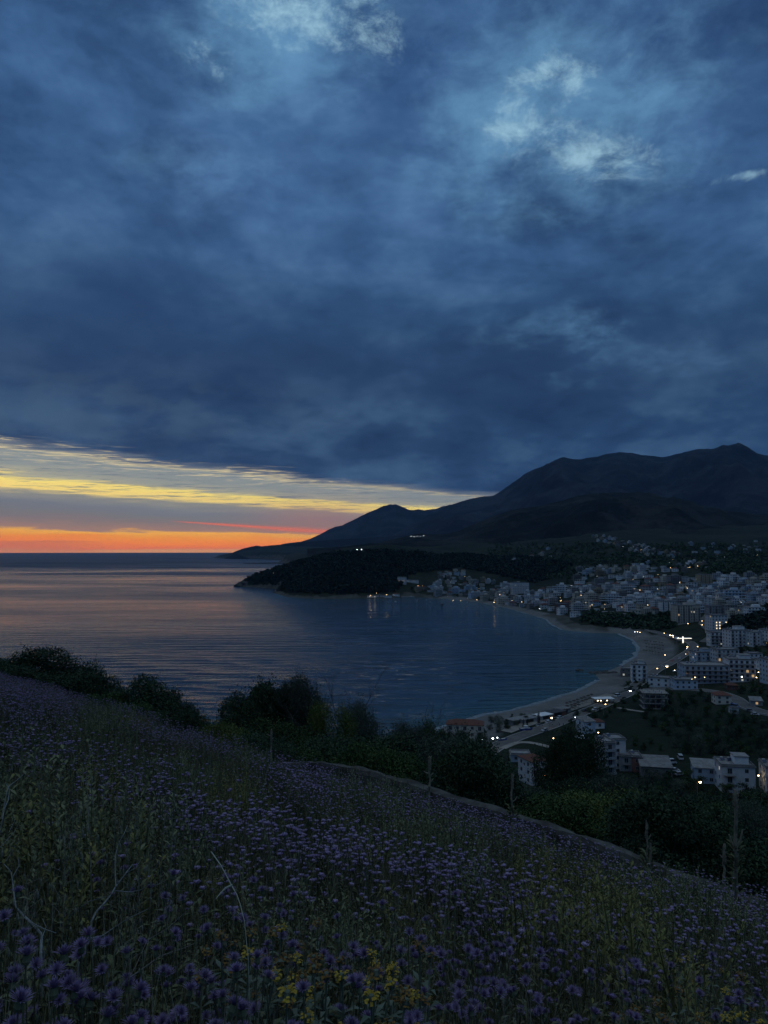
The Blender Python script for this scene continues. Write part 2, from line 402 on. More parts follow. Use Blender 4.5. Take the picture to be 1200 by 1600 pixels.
def hits(P, y0=60., y1=9000., nstep=420):
    """vectorised hit for many pixels; nan where none"""
    P = np.asarray(P, float); u = (P[:, 0] - CX) / F; v = (CY - P[:, 1]) / F
    y = math.cos(TH) - math.sin(TH) * v; z = (math.sin(TH) + math.cos(TH) * v) / y; u = u / y
    Ys = np.exp(np.linspace(math.log(y0), math.log(y1), nstep))
    G = land_h(u[:, None] * Ys, np.broadcast_to(Ys, (len(u), nstep)))
    b = (EYE + z[:, None] * Ys) < np.maximum(G, 0); i = np.argmax(b, 1); ok = b.any(1) & (i > 0)
    Yh = np.where(ok, Ys[i], np.nan)
    X_ = u * Yh; Zh = G[np.arange(len(u)), i]
    return np.stack([X_, Yh, Zh], 1)

# ================================================================== TERRAIN
def attr_ground(name):
    m = bpy.data.materials.new(name); m.use_nodes = True; MATS[name] = m
    g = NT(m.node_tree); out = g.n('ShaderNodeOutputMaterial'); b = g.n('ShaderNodeBsdfPrincipled'); g.link(b.outputs[0], out.inputs[0])
    co = g.n('ShaderNodeTexCoord').outputs['Object']
    at = g.n('ShaderNodeAttribute'); at.attribute_name = 'sandy'; sandy = at.outputs['Fac']
    at2 = g.n('ShaderNodeAttribute'); at2.attribute_name = 'bare'; bare = at2.outputs['Fac']
    big = g.noise(co, .0045, 9, .62, .4); mid = g.noise(co, .035, 7, .65); fine = g.noise(co, .35, 5, .6)
    veg = g.mix(g.mapr(big, .38, .62), (.011, .018, .010), (.026, .032, .018))
    veg = g.mix(g.mapr(mid, .45, .62), veg, (.010, .017, .010))
    rock = g.mix(g.mapr(mid, .35, .65), (.05, .048, .042), (.10, .095, .082))
    c = g.mix(g.m('MULTIPLY', g.mapr(g.m('ADD', mid, g.m('MULTIPLY', bare, .35)), .62, .78), .85), veg, rock)
    sand = g.mix(g.mapr(mid, .35, .65), (.115, .117, .113), (.17, .17, .165)); sand = g.mix(g.m('MULTIPLY', g.mapr(fine, .4, .7), .3), sand, (.085, .08, .07))
    c = g.mix(sandy, c, sand)
    g.put(b.inputs['Base Color'], c); b.inputs['Roughness'].default_value = .95; b.inputs['Specular IOR Level'].default_value = .1
    bp = g.n('ShaderNodeBump'); bp.inputs['Strength'].default_value = .5; bp.inputs['Distance'].default_value = 2.
    g.link(g.noise(co, .12, 8, .65), bp.inputs['Height']); g.link(bp.outputs[0], b.inputs['Normal'])
    return m
M_LAND = attr_ground('ground_cover')
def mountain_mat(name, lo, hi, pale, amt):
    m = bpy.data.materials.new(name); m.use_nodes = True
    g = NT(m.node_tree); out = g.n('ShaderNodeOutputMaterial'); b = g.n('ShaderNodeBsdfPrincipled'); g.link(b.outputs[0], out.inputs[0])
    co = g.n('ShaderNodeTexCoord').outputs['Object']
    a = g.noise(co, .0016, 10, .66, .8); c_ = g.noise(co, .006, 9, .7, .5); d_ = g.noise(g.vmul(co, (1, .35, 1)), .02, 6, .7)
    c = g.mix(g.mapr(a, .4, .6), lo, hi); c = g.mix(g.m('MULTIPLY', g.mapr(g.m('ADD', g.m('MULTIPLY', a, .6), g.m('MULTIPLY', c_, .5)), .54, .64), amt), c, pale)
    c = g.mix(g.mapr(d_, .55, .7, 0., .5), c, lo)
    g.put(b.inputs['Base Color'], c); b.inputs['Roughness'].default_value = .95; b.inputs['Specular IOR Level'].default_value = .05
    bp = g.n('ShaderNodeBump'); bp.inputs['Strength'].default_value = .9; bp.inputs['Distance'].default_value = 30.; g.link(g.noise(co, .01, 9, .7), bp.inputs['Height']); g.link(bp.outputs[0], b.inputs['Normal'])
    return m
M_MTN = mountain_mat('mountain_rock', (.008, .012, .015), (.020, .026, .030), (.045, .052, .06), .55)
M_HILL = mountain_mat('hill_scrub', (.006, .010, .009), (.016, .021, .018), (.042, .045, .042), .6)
def polar(name, a0, a1, na, r0, r1, nr):
    A = np.linspace(R(a0), R(a1), na); Rr = np.exp(np.linspace(math.log(r0), math.log(r1), nr))
    AA, RR = np.meshgrid(A, Rr); x = RR * np.sin(AA); y = RR * np.cos(AA); return x, y, na, nr
def gridfaces(na, nr, rev=False):
    i = (np.arange(nr - 1)[:, None] * na + np.arange(na - 1)).ravel()
    q = np.stack([i, i + 1, i + 1 + na, i + na], 1); return q[:, ::-1] if rev else q
def addattr(me, name, vals):
    a = me.attributes.new(name, 'FLOAT', 'POINT'); a.data.foreach_set('value', np.asarray(vals, np.float32))
x, y, na, nr = polar('t', -75, 80, 620, 7., 9500., 620)
xs, ys = x.ravel(), y.ravel()
z = np.concatenate([land_h(xs[i:i + 40000], ys[i:i + 40000]) for i in range(0, len(xs), 40000)])
sd_ = np.concatenate([sea_dist(xs[i:i + 40000], ys[i:i + 40000]) for i in range(0, len(xs), 40000)])
me = npmesh('terrain', np.stack([xs, ys, z], 1), gridfaces(na, nr, True), M_LAND, smooth=True)
rr = np.hypot(xs, ys)
# the two long pebble beaches of the bay
pu = 600 + 1155 * xs / np.maximum(ys, 1)
beachw = np.where(rr < 560, 34., 24.) * (1 + .25 * vnoise(xs / 30, ys / 30, 4))
beachw = np.where((rr > 600) & (rr < 900), 38., beachw); beachw = np.where((rr > 900) & (pu < 950), 10., beachw); beachw = np.where(rr > 1150, 22, beachw)
beach = (1 - sstep(beachw * .8, beachw, sd_)) * (rr > 330) * ((rr < 1560) & (pu > 640) | (rr < 800)) * (z < 9)
shore_rock = (1 - sstep(5, 14, sd_)) * (1 - beach)
addattr(me, 'sandy', np.clip(beach, 0, 1)); addattr(me, 'bare', np.clip(shore_rock * 1.2 + .9 * ((rr > 900) & (rr < 1150) & (sd_ < 26)), 0, 2) + sstep(2200, 4000, rr) * .12)
tag(obj('terrain', me), kind='structure')

# distant hills and mountains: each ridge is a body with a front slope down to its foot and a back slope
def ridge(name, pts, foot, mats, rough=.16, spurs=900., seed=1, power=1.15, sharp=.006, na=420, nr=110, back=.6):
    """pts: (px, py, depth) along the crest; foot: depth of the front foot as a share of the crest's depth"""
    P = np.array([at_depth(a, b, d) for a, b, d in pts]); px = np.array([p[0] for p in pts], float)
    tt = np.linspace(0, 1, na) * (px[-1] - px[0]) + px[0]
    def sm(v):
        r_ = np.interp(tt, px, v); kr = np.ones(3) / 3; return np.convolve(np.pad(r_, 1, 'edge'), kr, 'valid')
    cx, cy, cz = np.interp(tt, px, P[:, 0]), sm(P[:, 1]), sm(P[:, 2])
    L = np.arange(na) / na * np.hypot(cx[-1] - cx[0], cy[-1] - cy[0])
    cz = cz + fbm(L / spurs * 3.5, L * 0 + seed, 7, seed) * cz * sharp * 6 + fbm(L / spurs * 14, L * 0 + seed, 5, seed + 2, ridged=True) * cz * sharp * 1.6
    V = []
    ts = np.linspace(-1, 1, nr)      # -1 front foot, 0 crest, 1 back foot
    for t in ts:
        if t <= 0: k_ = 1 + t * (1 - foot); hgt = (1 + t) ** power
        else: k_ = 1 + t * back; hgt = (1 - t) ** power
        X_, Y_ = cx * k_, cy * k_
        sp_ = fbm(X_ / spurs, Y_ / spurs, 7, seed + 3, ridged=True)
        w_ = (4 * hgt * (1 - hgt)) ** .6
        Z_ = cz * hgt + sp_ * rough * cz * w_ - (1 - hgt) * 30
        V.append(np.stack([X_, Y_, Z_], 1))
    V = np.concatenate(V); me = npmesh(name, V, gridfaces(na, nr, True), mats, smooth=True)
    addattr(me, 'sandy', np.zeros(len(V))); addattr(me, 'bare', np.clip(.22 + .25 * fbm(V[:, 0] / 1500, V[:, 1] / 1500, 4, 8), 0, 1))
    o = obj(name, me); tag(o, kind='structure'); return o
def dep(pts, d0, d1=None):
    n = len(pts); return [(a, b, d0 + (d1 - d0) * i / (n - 1) if d1 else d0) for i, (a, b) in enumerate(pts)]
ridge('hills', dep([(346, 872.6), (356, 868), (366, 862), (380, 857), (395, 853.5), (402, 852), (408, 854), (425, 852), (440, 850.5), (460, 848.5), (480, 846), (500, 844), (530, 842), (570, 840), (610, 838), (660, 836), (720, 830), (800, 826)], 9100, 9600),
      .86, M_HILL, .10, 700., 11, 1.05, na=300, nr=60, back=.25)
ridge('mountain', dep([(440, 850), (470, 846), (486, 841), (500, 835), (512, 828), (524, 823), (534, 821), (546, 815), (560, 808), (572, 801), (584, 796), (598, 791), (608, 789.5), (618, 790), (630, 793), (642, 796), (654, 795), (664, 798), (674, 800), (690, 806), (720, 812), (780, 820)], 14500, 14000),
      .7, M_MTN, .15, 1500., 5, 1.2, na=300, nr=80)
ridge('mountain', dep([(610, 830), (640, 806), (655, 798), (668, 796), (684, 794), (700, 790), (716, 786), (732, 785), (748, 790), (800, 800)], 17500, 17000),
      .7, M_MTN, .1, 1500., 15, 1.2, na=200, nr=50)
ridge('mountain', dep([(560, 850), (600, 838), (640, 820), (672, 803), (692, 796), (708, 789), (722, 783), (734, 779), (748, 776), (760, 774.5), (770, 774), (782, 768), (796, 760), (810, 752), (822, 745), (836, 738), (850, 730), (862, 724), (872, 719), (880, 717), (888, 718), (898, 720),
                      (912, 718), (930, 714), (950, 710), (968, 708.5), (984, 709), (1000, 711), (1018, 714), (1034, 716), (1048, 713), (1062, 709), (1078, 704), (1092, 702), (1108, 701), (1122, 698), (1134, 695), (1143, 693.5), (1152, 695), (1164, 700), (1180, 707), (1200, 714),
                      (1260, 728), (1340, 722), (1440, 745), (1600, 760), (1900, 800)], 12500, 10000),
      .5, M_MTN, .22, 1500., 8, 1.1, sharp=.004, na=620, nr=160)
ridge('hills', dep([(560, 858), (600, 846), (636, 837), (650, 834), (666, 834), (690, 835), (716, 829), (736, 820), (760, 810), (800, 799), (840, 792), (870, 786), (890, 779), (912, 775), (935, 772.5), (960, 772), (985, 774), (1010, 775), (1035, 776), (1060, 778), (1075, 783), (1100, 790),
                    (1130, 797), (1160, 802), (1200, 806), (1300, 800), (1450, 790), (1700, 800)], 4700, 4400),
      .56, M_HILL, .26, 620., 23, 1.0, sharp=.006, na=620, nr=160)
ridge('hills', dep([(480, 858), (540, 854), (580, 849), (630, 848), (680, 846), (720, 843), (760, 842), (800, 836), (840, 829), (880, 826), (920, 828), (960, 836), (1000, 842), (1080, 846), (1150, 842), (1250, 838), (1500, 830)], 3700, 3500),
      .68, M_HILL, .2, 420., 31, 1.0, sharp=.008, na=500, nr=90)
# ================================================================== SEA
SEA_BUMP = 1.8; SWELL = 1.4
def sea_mat():
    m = bpy.data.materials.new('sea_water'); m.use_nodes = True
    g = NT(m.node_tree); out = g.n('ShaderNodeOutputMaterial'); b = g.n('ShaderNodeBsdfPrincipled'); g.link(b.outputs[0], out.inputs[0])
    co = g.n('ShaderNodeTexCoord').outputs['Object']
    at = g.n('ShaderNodeAttribute'); at.attribute_name = 'shallow'; sh = at.outputs['Fac']
    g.put(b.inputs['Base Color'], g.mix(sh, (.004, .022, .05), (.015, .075, .09)))
    b.inputs['IOR'].default_value = 1.333; b.inputs['Specular IOR Level'].default_value = .5
    sp = g.n('ShaderNodeSeparateXYZ'); g.link(co, sp.inputs[0]); Y_ = sp.outputs[1]
    patch = g.noise(g.vmul(co, (.0006, .0022, 1)), 1., 5, .6)
    cals = g.noise(g.vmul(co, (.0025, .012, 1)), 1., 4, .6, .5)
    rough = g.m('ADD', g.mapr(patch, .4, .6, .15, .27), g.mapr(cals, .45, .7, .0, -.05))
    windy = g.mapr(g.m('ADD', Y_, g.m('MULTIPLY', g.m('SUBTRACT', patch, .5), 5000.)), 2600., 5200.)   # open sea beyond the cape is wind-roughened
    rough = g.m('ADD', rough, g.m('MULTIPLY', windy, .22))
    at3 = g.n('ShaderNodeAttribute'); at3.attribute_name = 'calm'; rough = g.m('MAXIMUM', g.m('SUBTRACT', rough, g.m('MULTIPLY', at3.outputs['Fac'], .13)), .06)
    g.put(b.inputs['Roughness'], rough)
    # rotated, stretched swell + ripples
    mp = g.n('ShaderNodeMapping'); mp.inputs['Rotation'].default_value = (0, 0, R(-5)); g.link(co, mp.inputs[0]); v = mp.outputs[0]
    w1 = g.noise(g.vmul(v, (.016, .085, 1)), 1., 3, .5, .25)
    w2 = g.noise(g.vmul(v, (.06, .30, 1)), 1., 4, .6, .2)
    w3 = g.noise(g.vmul(v, (.35, 1.1, 1)), 1., 3, .6)
    calm = g.mapr(patch, .38, .6, .45, 1.)
    h = g.m('ADD', g.m('MULTIPLY', w1, 2.6), g.m('ADD', g.m('MULTIPLY', w2, .6), g.m('MULTIPLY', w3, .07)))
    bp = g.n('ShaderNodeBump'); bp.inputs['Distance'].default_value = 1.0; g.link(g.m('MULTIPLY', g.m('ADD', calm, windy), SEA_BUMP), bp.inputs['Strength'])
    g.link(h, bp.inputs['Height']); g.link(bp.outputs[0], b.inputs['Normal'])
    return m

rad_ = np.concatenate([np.linspace(150, 300, 20)[:-1], np.arange(300, 1500, 2.2), 1500 * np.exp(np.linspace(0, math.log(20.), 420))])
ang_ = np.concatenate([np.linspace(R(-80), R(-31), 60)[:-1], np.linspace(R(-31), R(27), 420), np.linspace(R(27), R(80), 50)[1:]])
AA, RR = np.meshgrid(ang_, rad_); xs, ys = (RR * np.sin(AA)).ravel(), (RR * np.cos(AA)).ravel()
sd_ = np.concatenate([sea_dist(xs[i:i + 60000], ys[i:i + 60000]) for i in range(0, len(xs), 60000)]); rr = RR.ravel()
def waves(x, y, r):
    z = 0 * x
    for lam, amp, an, sdn in ((31., .13, -4, 1), (19., .17, 3, 2), (12.5, .15, -9, 3), (8., .085, 6, 4)):
        c_, s_ = math.cos(R(an)), math.sin(R(an)); xx, yy = x * c_ + y * s_, -x * s_ + y * c_
        ph = 6.283 * yy / lam + 3.6 * fbm(xx / (lam * 5), yy / (lam * 2.5), 3, sdn * 5)
        am = amp * (.35 + 1.5 * np.clip(fbm(xx / (lam * 6), yy / (lam * 2.2), 2, sdn * 9) + .4, 0, 1)) * (1 - sstep(30 * lam, 75 * lam, r)) * sstep(lam * .2, lam * .5, 8 + 0 * r)
        z = z + am * (np.sin(ph) - .25 * np.cos(2 * ph))
    return z
px_ = 600 + 1155 * xs / np.maximum(ys, 1)
shelter = (1 - .86 * sstep(620, 900, px_) * sstep(380, 600, rr)) * sstep(0, 60, -sd_)
me = npmesh('sea', np.stack([xs, ys, waves(xs, ys, rr) * shelter * SWELL], 1), gridfaces(len(ang_), len(rad_), True), sea_mat(), smooth=True)
addattr(me, 'calm', sstep(430, 560, px_) * sstep(2300, 1700, rr) if False else sstep(430, 600, px_) * (1 - sstep(1700, 2300, rr)))
addattr(me, 'shallow', np.exp(np.minimum(sd_, 0) / 38.) * .9 * (rr < 1700))
tag(obj('sea', me), kind='structure')
# thin line of foam where the water meets the beach
def resample(P, step):
    P = np.array(P, float); dd = np.r_[0, np.cumsum(np.hypot(*(P[1:] - P[:-1]).T))]; n = max(int(dd[-1] / step), 2)
    t_ = np.linspace(0, dd[-1], n); return np.stack([np.interp(t_, dd, P[:, i]) for i in range(P.shape[1])], 1)
def foam(a, b, w):
    P = resample(COAST[a:b], 3.); T = np.gradient(P, axis=0); N = np.stack([-T[:, 1], T[:, 0]], 1) / np.hypot(*T.T)[:, None]
    ww = w * (1 + 1.2 * fbm(P[:, 0] / 12, P[:, 1] / 12, 3, 2)); off = fbm(P[:, 0] / 20, P[:, 1] / 20, 2, 7)[:, None] * 1.5
    A = P + N * (ww[:, None] + off + 1); B = P - N * .6 + N * off
    V = np.concatenate([np.c_[A, np.full(len(P), .08)], np.c_[B, np.full(len(P), .10)]]); n = len(P)
    i = np.arange(n - 1); return V, np.stack([i, i + 1, i + 1 + n, i + n], 1)
Vs, Fs, o_ = [], [], 0
for a, b, w in ((4, 12, 2.2), (14, 19, 2.6), (20, 24, 2.), (24, 30, 1.)):
    V, f_ = foam(a, b, w); Vs.append(V); Fs.append(f_ + o_); o_ += len(V)
M_FOAM = mat('sea_foam', (.24, .27, .28), (.10, .14, .17), .8, .3)
tag(obj('sea_foam', npmesh('sea_foam', np.concatenate(Vs), np.concatenate(Fs), M_FOAM)), kind='stuff', label='thin pale line of foam where small waves meet the beach', cat='foam')

# ================================================================== ROADS
M_ROAD = mat('asphalt', (.09, .085, .08), (.14, .132, .12), .85, .15, .2)
M_PATH = mat('pale_track', (.22, .20, .17), (.30, .27, .235), .9, .2, .2)
M_KERB = mat('kerb_concrete', (.3, .29, .27), (.36, .35, .33), .9, .6)
def ribbon(name, pix, w, m, kerb=False, lift=.22, world=None):
    H = world if world is not None else [h_ for h_ in (hit(*p) for p in pix) if h_]
    P = resample([(h_[0], h_[1]) for h_ in H], 4.)
    for _ in range(3): P[1:-1] = (P[:-2] + 2 * P[1:-1] + P[2:]) / 4
    T = np.gradient(P, axis=0); N = np.stack([-T[:, 1], T[:, 0]], 1) / np.hypot(*T.T)[:, None]
    zc = land_h(P[:, 0], P[:, 1])
    for _ in range(4): zc[1:-1] = (zc[:-2] + 2 * zc[1:-1] + zc[2:]) / 4
    L, Rr_ = P + N * w / 2, P - N * w / 2
    zz_ = np.maximum(zc, np.maximum(land_h(L[:, 0], L[:, 1]), land_h(Rr_[:, 0], Rr_[:, 1])) - .1) + lift
    n = len(P); i = np.arange(n - 1)
    V = np.concatenate([np.c_[L, zz_], np.c_[Rr_, zz_], np.c_[L, zz_ - 1.2], np.c_[Rr_, zz_ - 1.2]])
    Fq = np.concatenate([np.stack([i, i + n, i + 1 + n, i + 1], 1), np.stack([i + 2 * n, i, i + 1, i + 1 + 2 * n], 1), np.stack([i + n, i + 3 * n, i + 3 * n + 1, i + n + 1], 1)])
    o = obj(name, npmesh(name, V, Fq, m)); tag(o, kind='structure')
    if kerb:
        for sgn, E in ((1, L), (-1, Rr_)):
            I_, O_ = E, E + sgn * N * .35
            V = np.concatenate([np.c_[I_, zz_ + .13], np.c_[O_, zz_ + .13], np.c_[I_, zz_ - .05], np.c_[O_, zz_ - 1.0]])
            Fq = np.concatenate([np.stack([i, i + n, i + n + 1, i + 1], 1), np.stack([i + 2 * n, i, i + 1, i + 1 + 2 * n], 1), np.stack([i + n, i + 3 * n, i + 3 * n + 1, i + n + 1], 1)])
            tag(obj('kerb', npmesh('kerb', V, Fq, M_KERB)), kind='structure')
    return P, zz_
R1, R1z = ribbon('road', [(752, 1186), (768, 1172), (785, 1163), (805, 1154), (830, 1145), (855, 1137), (880, 1127), (905, 1116), (935, 1105), (960, 1094), (980, 1085), (1005, 1079), (1050, 1076), (1095, 1078), (1125, 1082), (1150, 1092), (1163, 1104), (1185, 1112), (1225, 1120), (1300, 1130)], 8.5, M_ROAD, True)
R2, R2z = ribbon('road', [(985, 1077), (1010, 1060), (1025, 1048), (1045, 1038), (1062, 1028), (1078, 1018), (1086, 1010), (1078, 1004), (1062, 999), (1045, 993), (1025, 988), (1012, 984)], 8., M_ROAD, True)
R3, R3z = ribbon('road', [(1098, 1004), (1112, 994), (1106, 984), (1096, 976), (1098, 968), (1108, 958), (1100, 950)], 7., M_ROAD)
ribbon('footpath', [(785, 1170), (812, 1158), (840, 1162), (866, 1170), (900, 1180)], 3.5, M_PATH)
ribbon('road', [(992, 905), (994, 899), (1000, 893), (1006, 888), (1022, 886), (1040, 886)], 8., M_PATH)
ribbon('footpath', [(965, 1106), (985, 1110), (1010, 1113)], 3., M_PATH)
# pebbly promenade and yards by the near road
M_YARD = mat('dusty_yard', (.19, .17, .145), (.26, .235, .2), .9, .12)
ribbon('promenade', [(790, 1144), (820, 1133), (850, 1124), (880, 1112), (905, 1103), (930, 1094), (955, 1085)], 7., M_YARD, lift=.12)
ribbon('dirt_yard', [(1065, 1197), (1085, 1196)], 14., M_YARD, lift=.15) if False else None

# ================================================================== BUILDINGS
WALLC = {'white': ((.76, .76, .75), (.64, .65, .65)), 'cream': ((.64, .59, .48), (.54, .50, .41)), 'grey': ((.36, .36, .355), (.28, .28, .28)),
         'pale blue': ((.48, .57, .66), (.42, .50, .58)), 'ochre': ((.42, .34, .22), (.36, .29, .19)), 'brick red': ((.26, .13, .10), (.2, .10, .08)),
         'concrete': ((.27, .255, .235), (.21, .2, .185))}
MW = {c: mat('wall_' + c.replace(' ', '_'), a, b, .9, .6, .15, per=.22) for c, (a, b) in WALLC.items()}
M_GLASS = mat('window_glass', (.035, .042, .05), None, .12, 1, .5)
M_FRAME = mat('window_frame', (.45, .45, .44), None, .6)
M_SLAB = mat('roof_slab', (.26, .255, .25), (.18, .175, .17), .95, .5, .1, per=.15)
M_TILE = mat('roof_tiles', (.15, .068, .05), (.10, .05, .04), .9, 1.3, .1, per=.2)
M_RAIL = mat('railing_metal', (.30, .31, .33), None, .6)
M_RAILG = mat('balcony_front', (.42, .43, .45), (.36, .37, .39), .85, .6)
M_DARK = mat('shade_and_tyre_dark', (.03, .03, .032), None, .9)
M_TANK = mat('water_tank', (.5, .5, .5), None, .5)
M_PANEL = mat('solar_panel', (.03, .05, .10), None, .2)
M_LIT = emat('lit_window', (1., .82, .55), 1.5)
rl_ = random.Random(17); M_LITD = emat('added_lit_window_dim', (1., .66, .32), .45); M_LITE = emat('added_lit_window_pale', (.9, .92, .8), .4)
M_LITC = emat('lit_window_cool', (.85, .93, 1.), 1.6)
def window_mesh(w=1.3, h=1.4, lit=None, key={}):
    kk = (w, h, lit)
    if kk not in key:
        mb = MB(); t = .09
        mb.box(-w / 2 - t, w / 2 + t, -.06, .02, -h / 2 - t, -h / 2); mb.box(-w / 2 - t, w / 2 + t, -.05, .02, h / 2, h / 2 + t)
        mb.box(-w / 2 - t, -w / 2, -.05, .02, -h / 2, h / 2); mb.box(w / 2, w / 2 + t, -.05, .02, -h / 2, h / 2); mb.box(-.03, .03, -.045, .02, -h / 2, h / 2)
        mb.cm = 1; mb.box(-w / 2, w / 2, -.02, .015, -h / 2, h / 2)
        key[kk] = mb.mesh('window', [M_FRAME, {None: M_GLASS, 'warm': M_LIT, 'cool': M_LITC, 'dimwarm': M_LITD, 'dimcool': M_LITE}[lit]])
    return key[kk]
def balcony_mesh(w, dep_=1.3, solid=False, key={}):
    kk = (round(w, 1), dep_, solid)
    if kk not in key:
        mb = MB(); mb.box(-w / 2, w / 2, -dep_, 0, -.16, 0)
        if solid: mb.cm = 1; mb.box(-w / 2, w / 2, -dep_ + .003, -dep_ + .1, .003, .95); mb.box(-w / 2, -w / 2 + .1, -dep_ + .103, -.01, .003, .95); mb.box(w / 2 - .1, w / 2, -dep_ + .103, -.01, .003, .95)
        else:
            mb.cm = 2; mb.box(-w / 2, w / 2, -dep_ + .01, -dep_ + .06, .9, .97); mb.box(-w / 2, w / 2, -dep_ + .01, -dep_ + .05, .15, .2)
            n = max(3, int(w / .35))
            for i in range(n + 1): xx = -w / 2 + .03 + (w - .06) * i / n; mb.box(xx - .02, xx + .02, -dep_ + .015, -dep_ + .045, .003, .9)
            for sx in (-1, 1): mb.box(sx * (w / 2 - .03) - .02, sx * (w / 2 - .03) + .02, -dep_ + .06, -.01, .9, .97)
        key[kk] = mb.mesh('balcony', [M_SLAB, M_RAILG, M_RAIL])
    return key[kk]
_wc = {}
def cached(key, fn):
    if key not in _wc: _wc[key] = fn()
    return _wc[key]
def facade_spots(w, d, fl, fh, step=3.1):
    """window positions: (x, y, z, rot, side)"""
    out = []
    for f in range(fl):
        zc = f * fh + fh * .55
        n = max(1, int((w - 1.0) / step))
        for i in range(n): out.append(((i + .5) / n * w - w / 2, -d / 2, zc, 0., 'front', f, i, n))
        n2 = max(1, int((d - 1.0) / (step * 1.15)))
        for i in range(n2):
            yy = (i + .5) / n2 * d - d / 2
            out.append((-w / 2, yy, zc, -math.pi / 2, 'west', f, i, n2)); out.append((w / 2, yy, zc, math.pi / 2, 'east', f, i, n2))
    return out
def big(name, label, cat, base, w, d, fl, rz=0., wall='white', roof='flat', balc='cols', fh=3.1, lit=(), step=3.1, solid=False, group='buildings round the bay', extras=True, topset=0, litsolid='warm', yl=None, sides=('front', 'west', 'east')):
    """a building with its windows, balconies and roof as parts; base = world point of the middle of its footprint"""
    t = thing(name, label, cat, base, R(rz), group); H_ = fl * fh
    mb = MB(); mb.box(-w / 2, w / 2, -d / 2, d / 2, -4.5, H_)
    obj('wall', mb.mesh('wall', MW[wall]), t)
    if roof == 'flat':
        mb = MB(); o_ = .35
        mb.box(-w / 2 - o_, w / 2 + o_, -d / 2 - o_, d / 2 + o_, H_ + .003, H_ + .22)
        for a in ((-w / 2, w / 2, -d / 2, -d / 2 + .2), (-w / 2, w / 2, d / 2 - .2, d / 2), (-w / 2, -w / 2 + .2, -d / 2 + .203, d / 2 - .203), (w / 2 - .2, w / 2, -d / 2 + .203, d / 2 - .203)): mb.box(*a, H_ + .223, H_ + .85)
        obj('roof', mb.mesh('roof', M_SLAB), t)
    elif roof == 'hip':
        mb = MB(); mb.hip(w, d, H_ + .19, min(w, d) * .22); obj('roof', mb.mesh('roof', M_TILE), t)
    elif roof == 'shed':
        mb = MB(); a = .5; zA, zB = H_ + .05, H_ + min(2.2, d * .14)
        P = [(-w / 2 - a, -d / 2 - a, zA), (w / 2 + a, -d / 2 - a, zA), (w / 2 + a, d / 2 + a, zB), (-w / 2 - a, d / 2 + a, zB)]
        mb.face(P); Q = [(p[0], p[1], p[2] - .14) for p in P]; mb.face(Q[::-1])
        for i in range(4): mb.face([Q[i], Q[(i + 1) % 4], P[(i + 1) % 4], P[i]])
        mb.cm = 1
        for sx in (-1, 1): mb.face([(sx * w / 2, -d / 2, H_), (sx * w / 2, d / 2, H_), (sx * w / 2, d / 2, zB - .2)][::sx])
        mb.face([(w / 2, d / 2, H_), (-w / 2, d / 2, H_), (-w / 2, d / 2, zB - .2), (w / 2, d / 2, zB - .2)])
        obj('roof', mb.mesh('roof', [M_SLAB if wall != 'white' else mat('sheet_metal_roof', (.30, .33, .36), (.24, .26, .28), .5, .5), MW[wall]]), t)
    if topset and roof == 'flat':
        mb = MB(); tw, td = w * .42, d * .5; mb.box(-tw / 2, tw / 2, -td / 2, td / 2, H_ + .223, H_ + topset); mb.cm = 1; mb.box(-tw / 2 - .3, tw / 2 + .3, -td / 2 - .3, td / 2 + .3, H_ + topset + .003, H_ + topset + .2)
        obj('penthouse', mb.mesh('penthouse', [MW[wall], M_SLAB]), t, (w * .18, d * .05, 0))
    if extras and roof == 'flat':
        mb = MB(); mb.tube([(-.5, 0, 1.1), (.5, 0, 1.1)], .28, 8); mb.cm = 1; mb.face([(-.9, -1.2, .25), (.9, -1.2, .25), (.9, -.1, 1.0), (-.9, -.1, 1.0)]); mb.face([(-.9, -.1, .98), (.9, -.1, .98), (.9, -1.2, .23), (-.9, -1.2, .23)])
        mb.cm = 0; mb.box(-.45, -.38, -.1, .1, 0, .85); mb.box(.38, .45, -.1, .1, 0, .85)
        wh = cached('heater', lambda: mb.mesh('water_heater', [M_TANK, M_PANEL]))
        for i in range(1 + int(w / 11)): obj('water_heater', wh, t, (-w * .33 + i * 2.6, d * .22, H_ + .225), R(20))
    cnt = 0
    for (xx, yy, zc, rot, side, f, i, n) in facade_spots(w, d, fl, fh, step):
        if side not in sides: continue
        l = litsolid if (side, f, i) in lit else None
        if not l and rl_.random() < .035: l = rl_.choice(('dimwarm', 'dimwarm', 'dimcool'))  # random windows set glowing, added to brighten the town
        bal = balc and side == 'front' and f > 0 and ((balc == 'cols' and i % 2 == 0) or balc == 'all')
        if cnt < 96:
            obj('window', window_mesh(1.6 if bal else 1.25, 2.1 if bal else 1.35, l), t, (xx, yy, zc - (.25 if bal else 0)), rot); cnt += 1
        if bal and balc == 'cols': obj('balcony', balcony_mesh(min(step * .98, w / n * .98), 1.3, solid), t, (xx, yy, f * fh))
    if balc == 'all':
        for f in range(1, fl): obj('balcony', balcony_mesh(w - .6, 1.5, solid), t, (0, -d / 2, f * fh))
    if balc == 'wrap':
        for f in range(1, fl): obj('balcony', balcony_mesh(w - .6, 1.5, True), t, (0, -d / 2, f * fh)); obj('balcony', balcony_mesh(d - .6, 1.3, True), t, (-w / 2, 0, f * fh), R(-90))
    return t
def ground_at(x, y): return float(land_h(np.array([x]), np.array([y]))[0])
def place(px, py, y0=60.):
    h_ = hit(px, py, y0); return h_
BUILT = []      # (x, y, r)
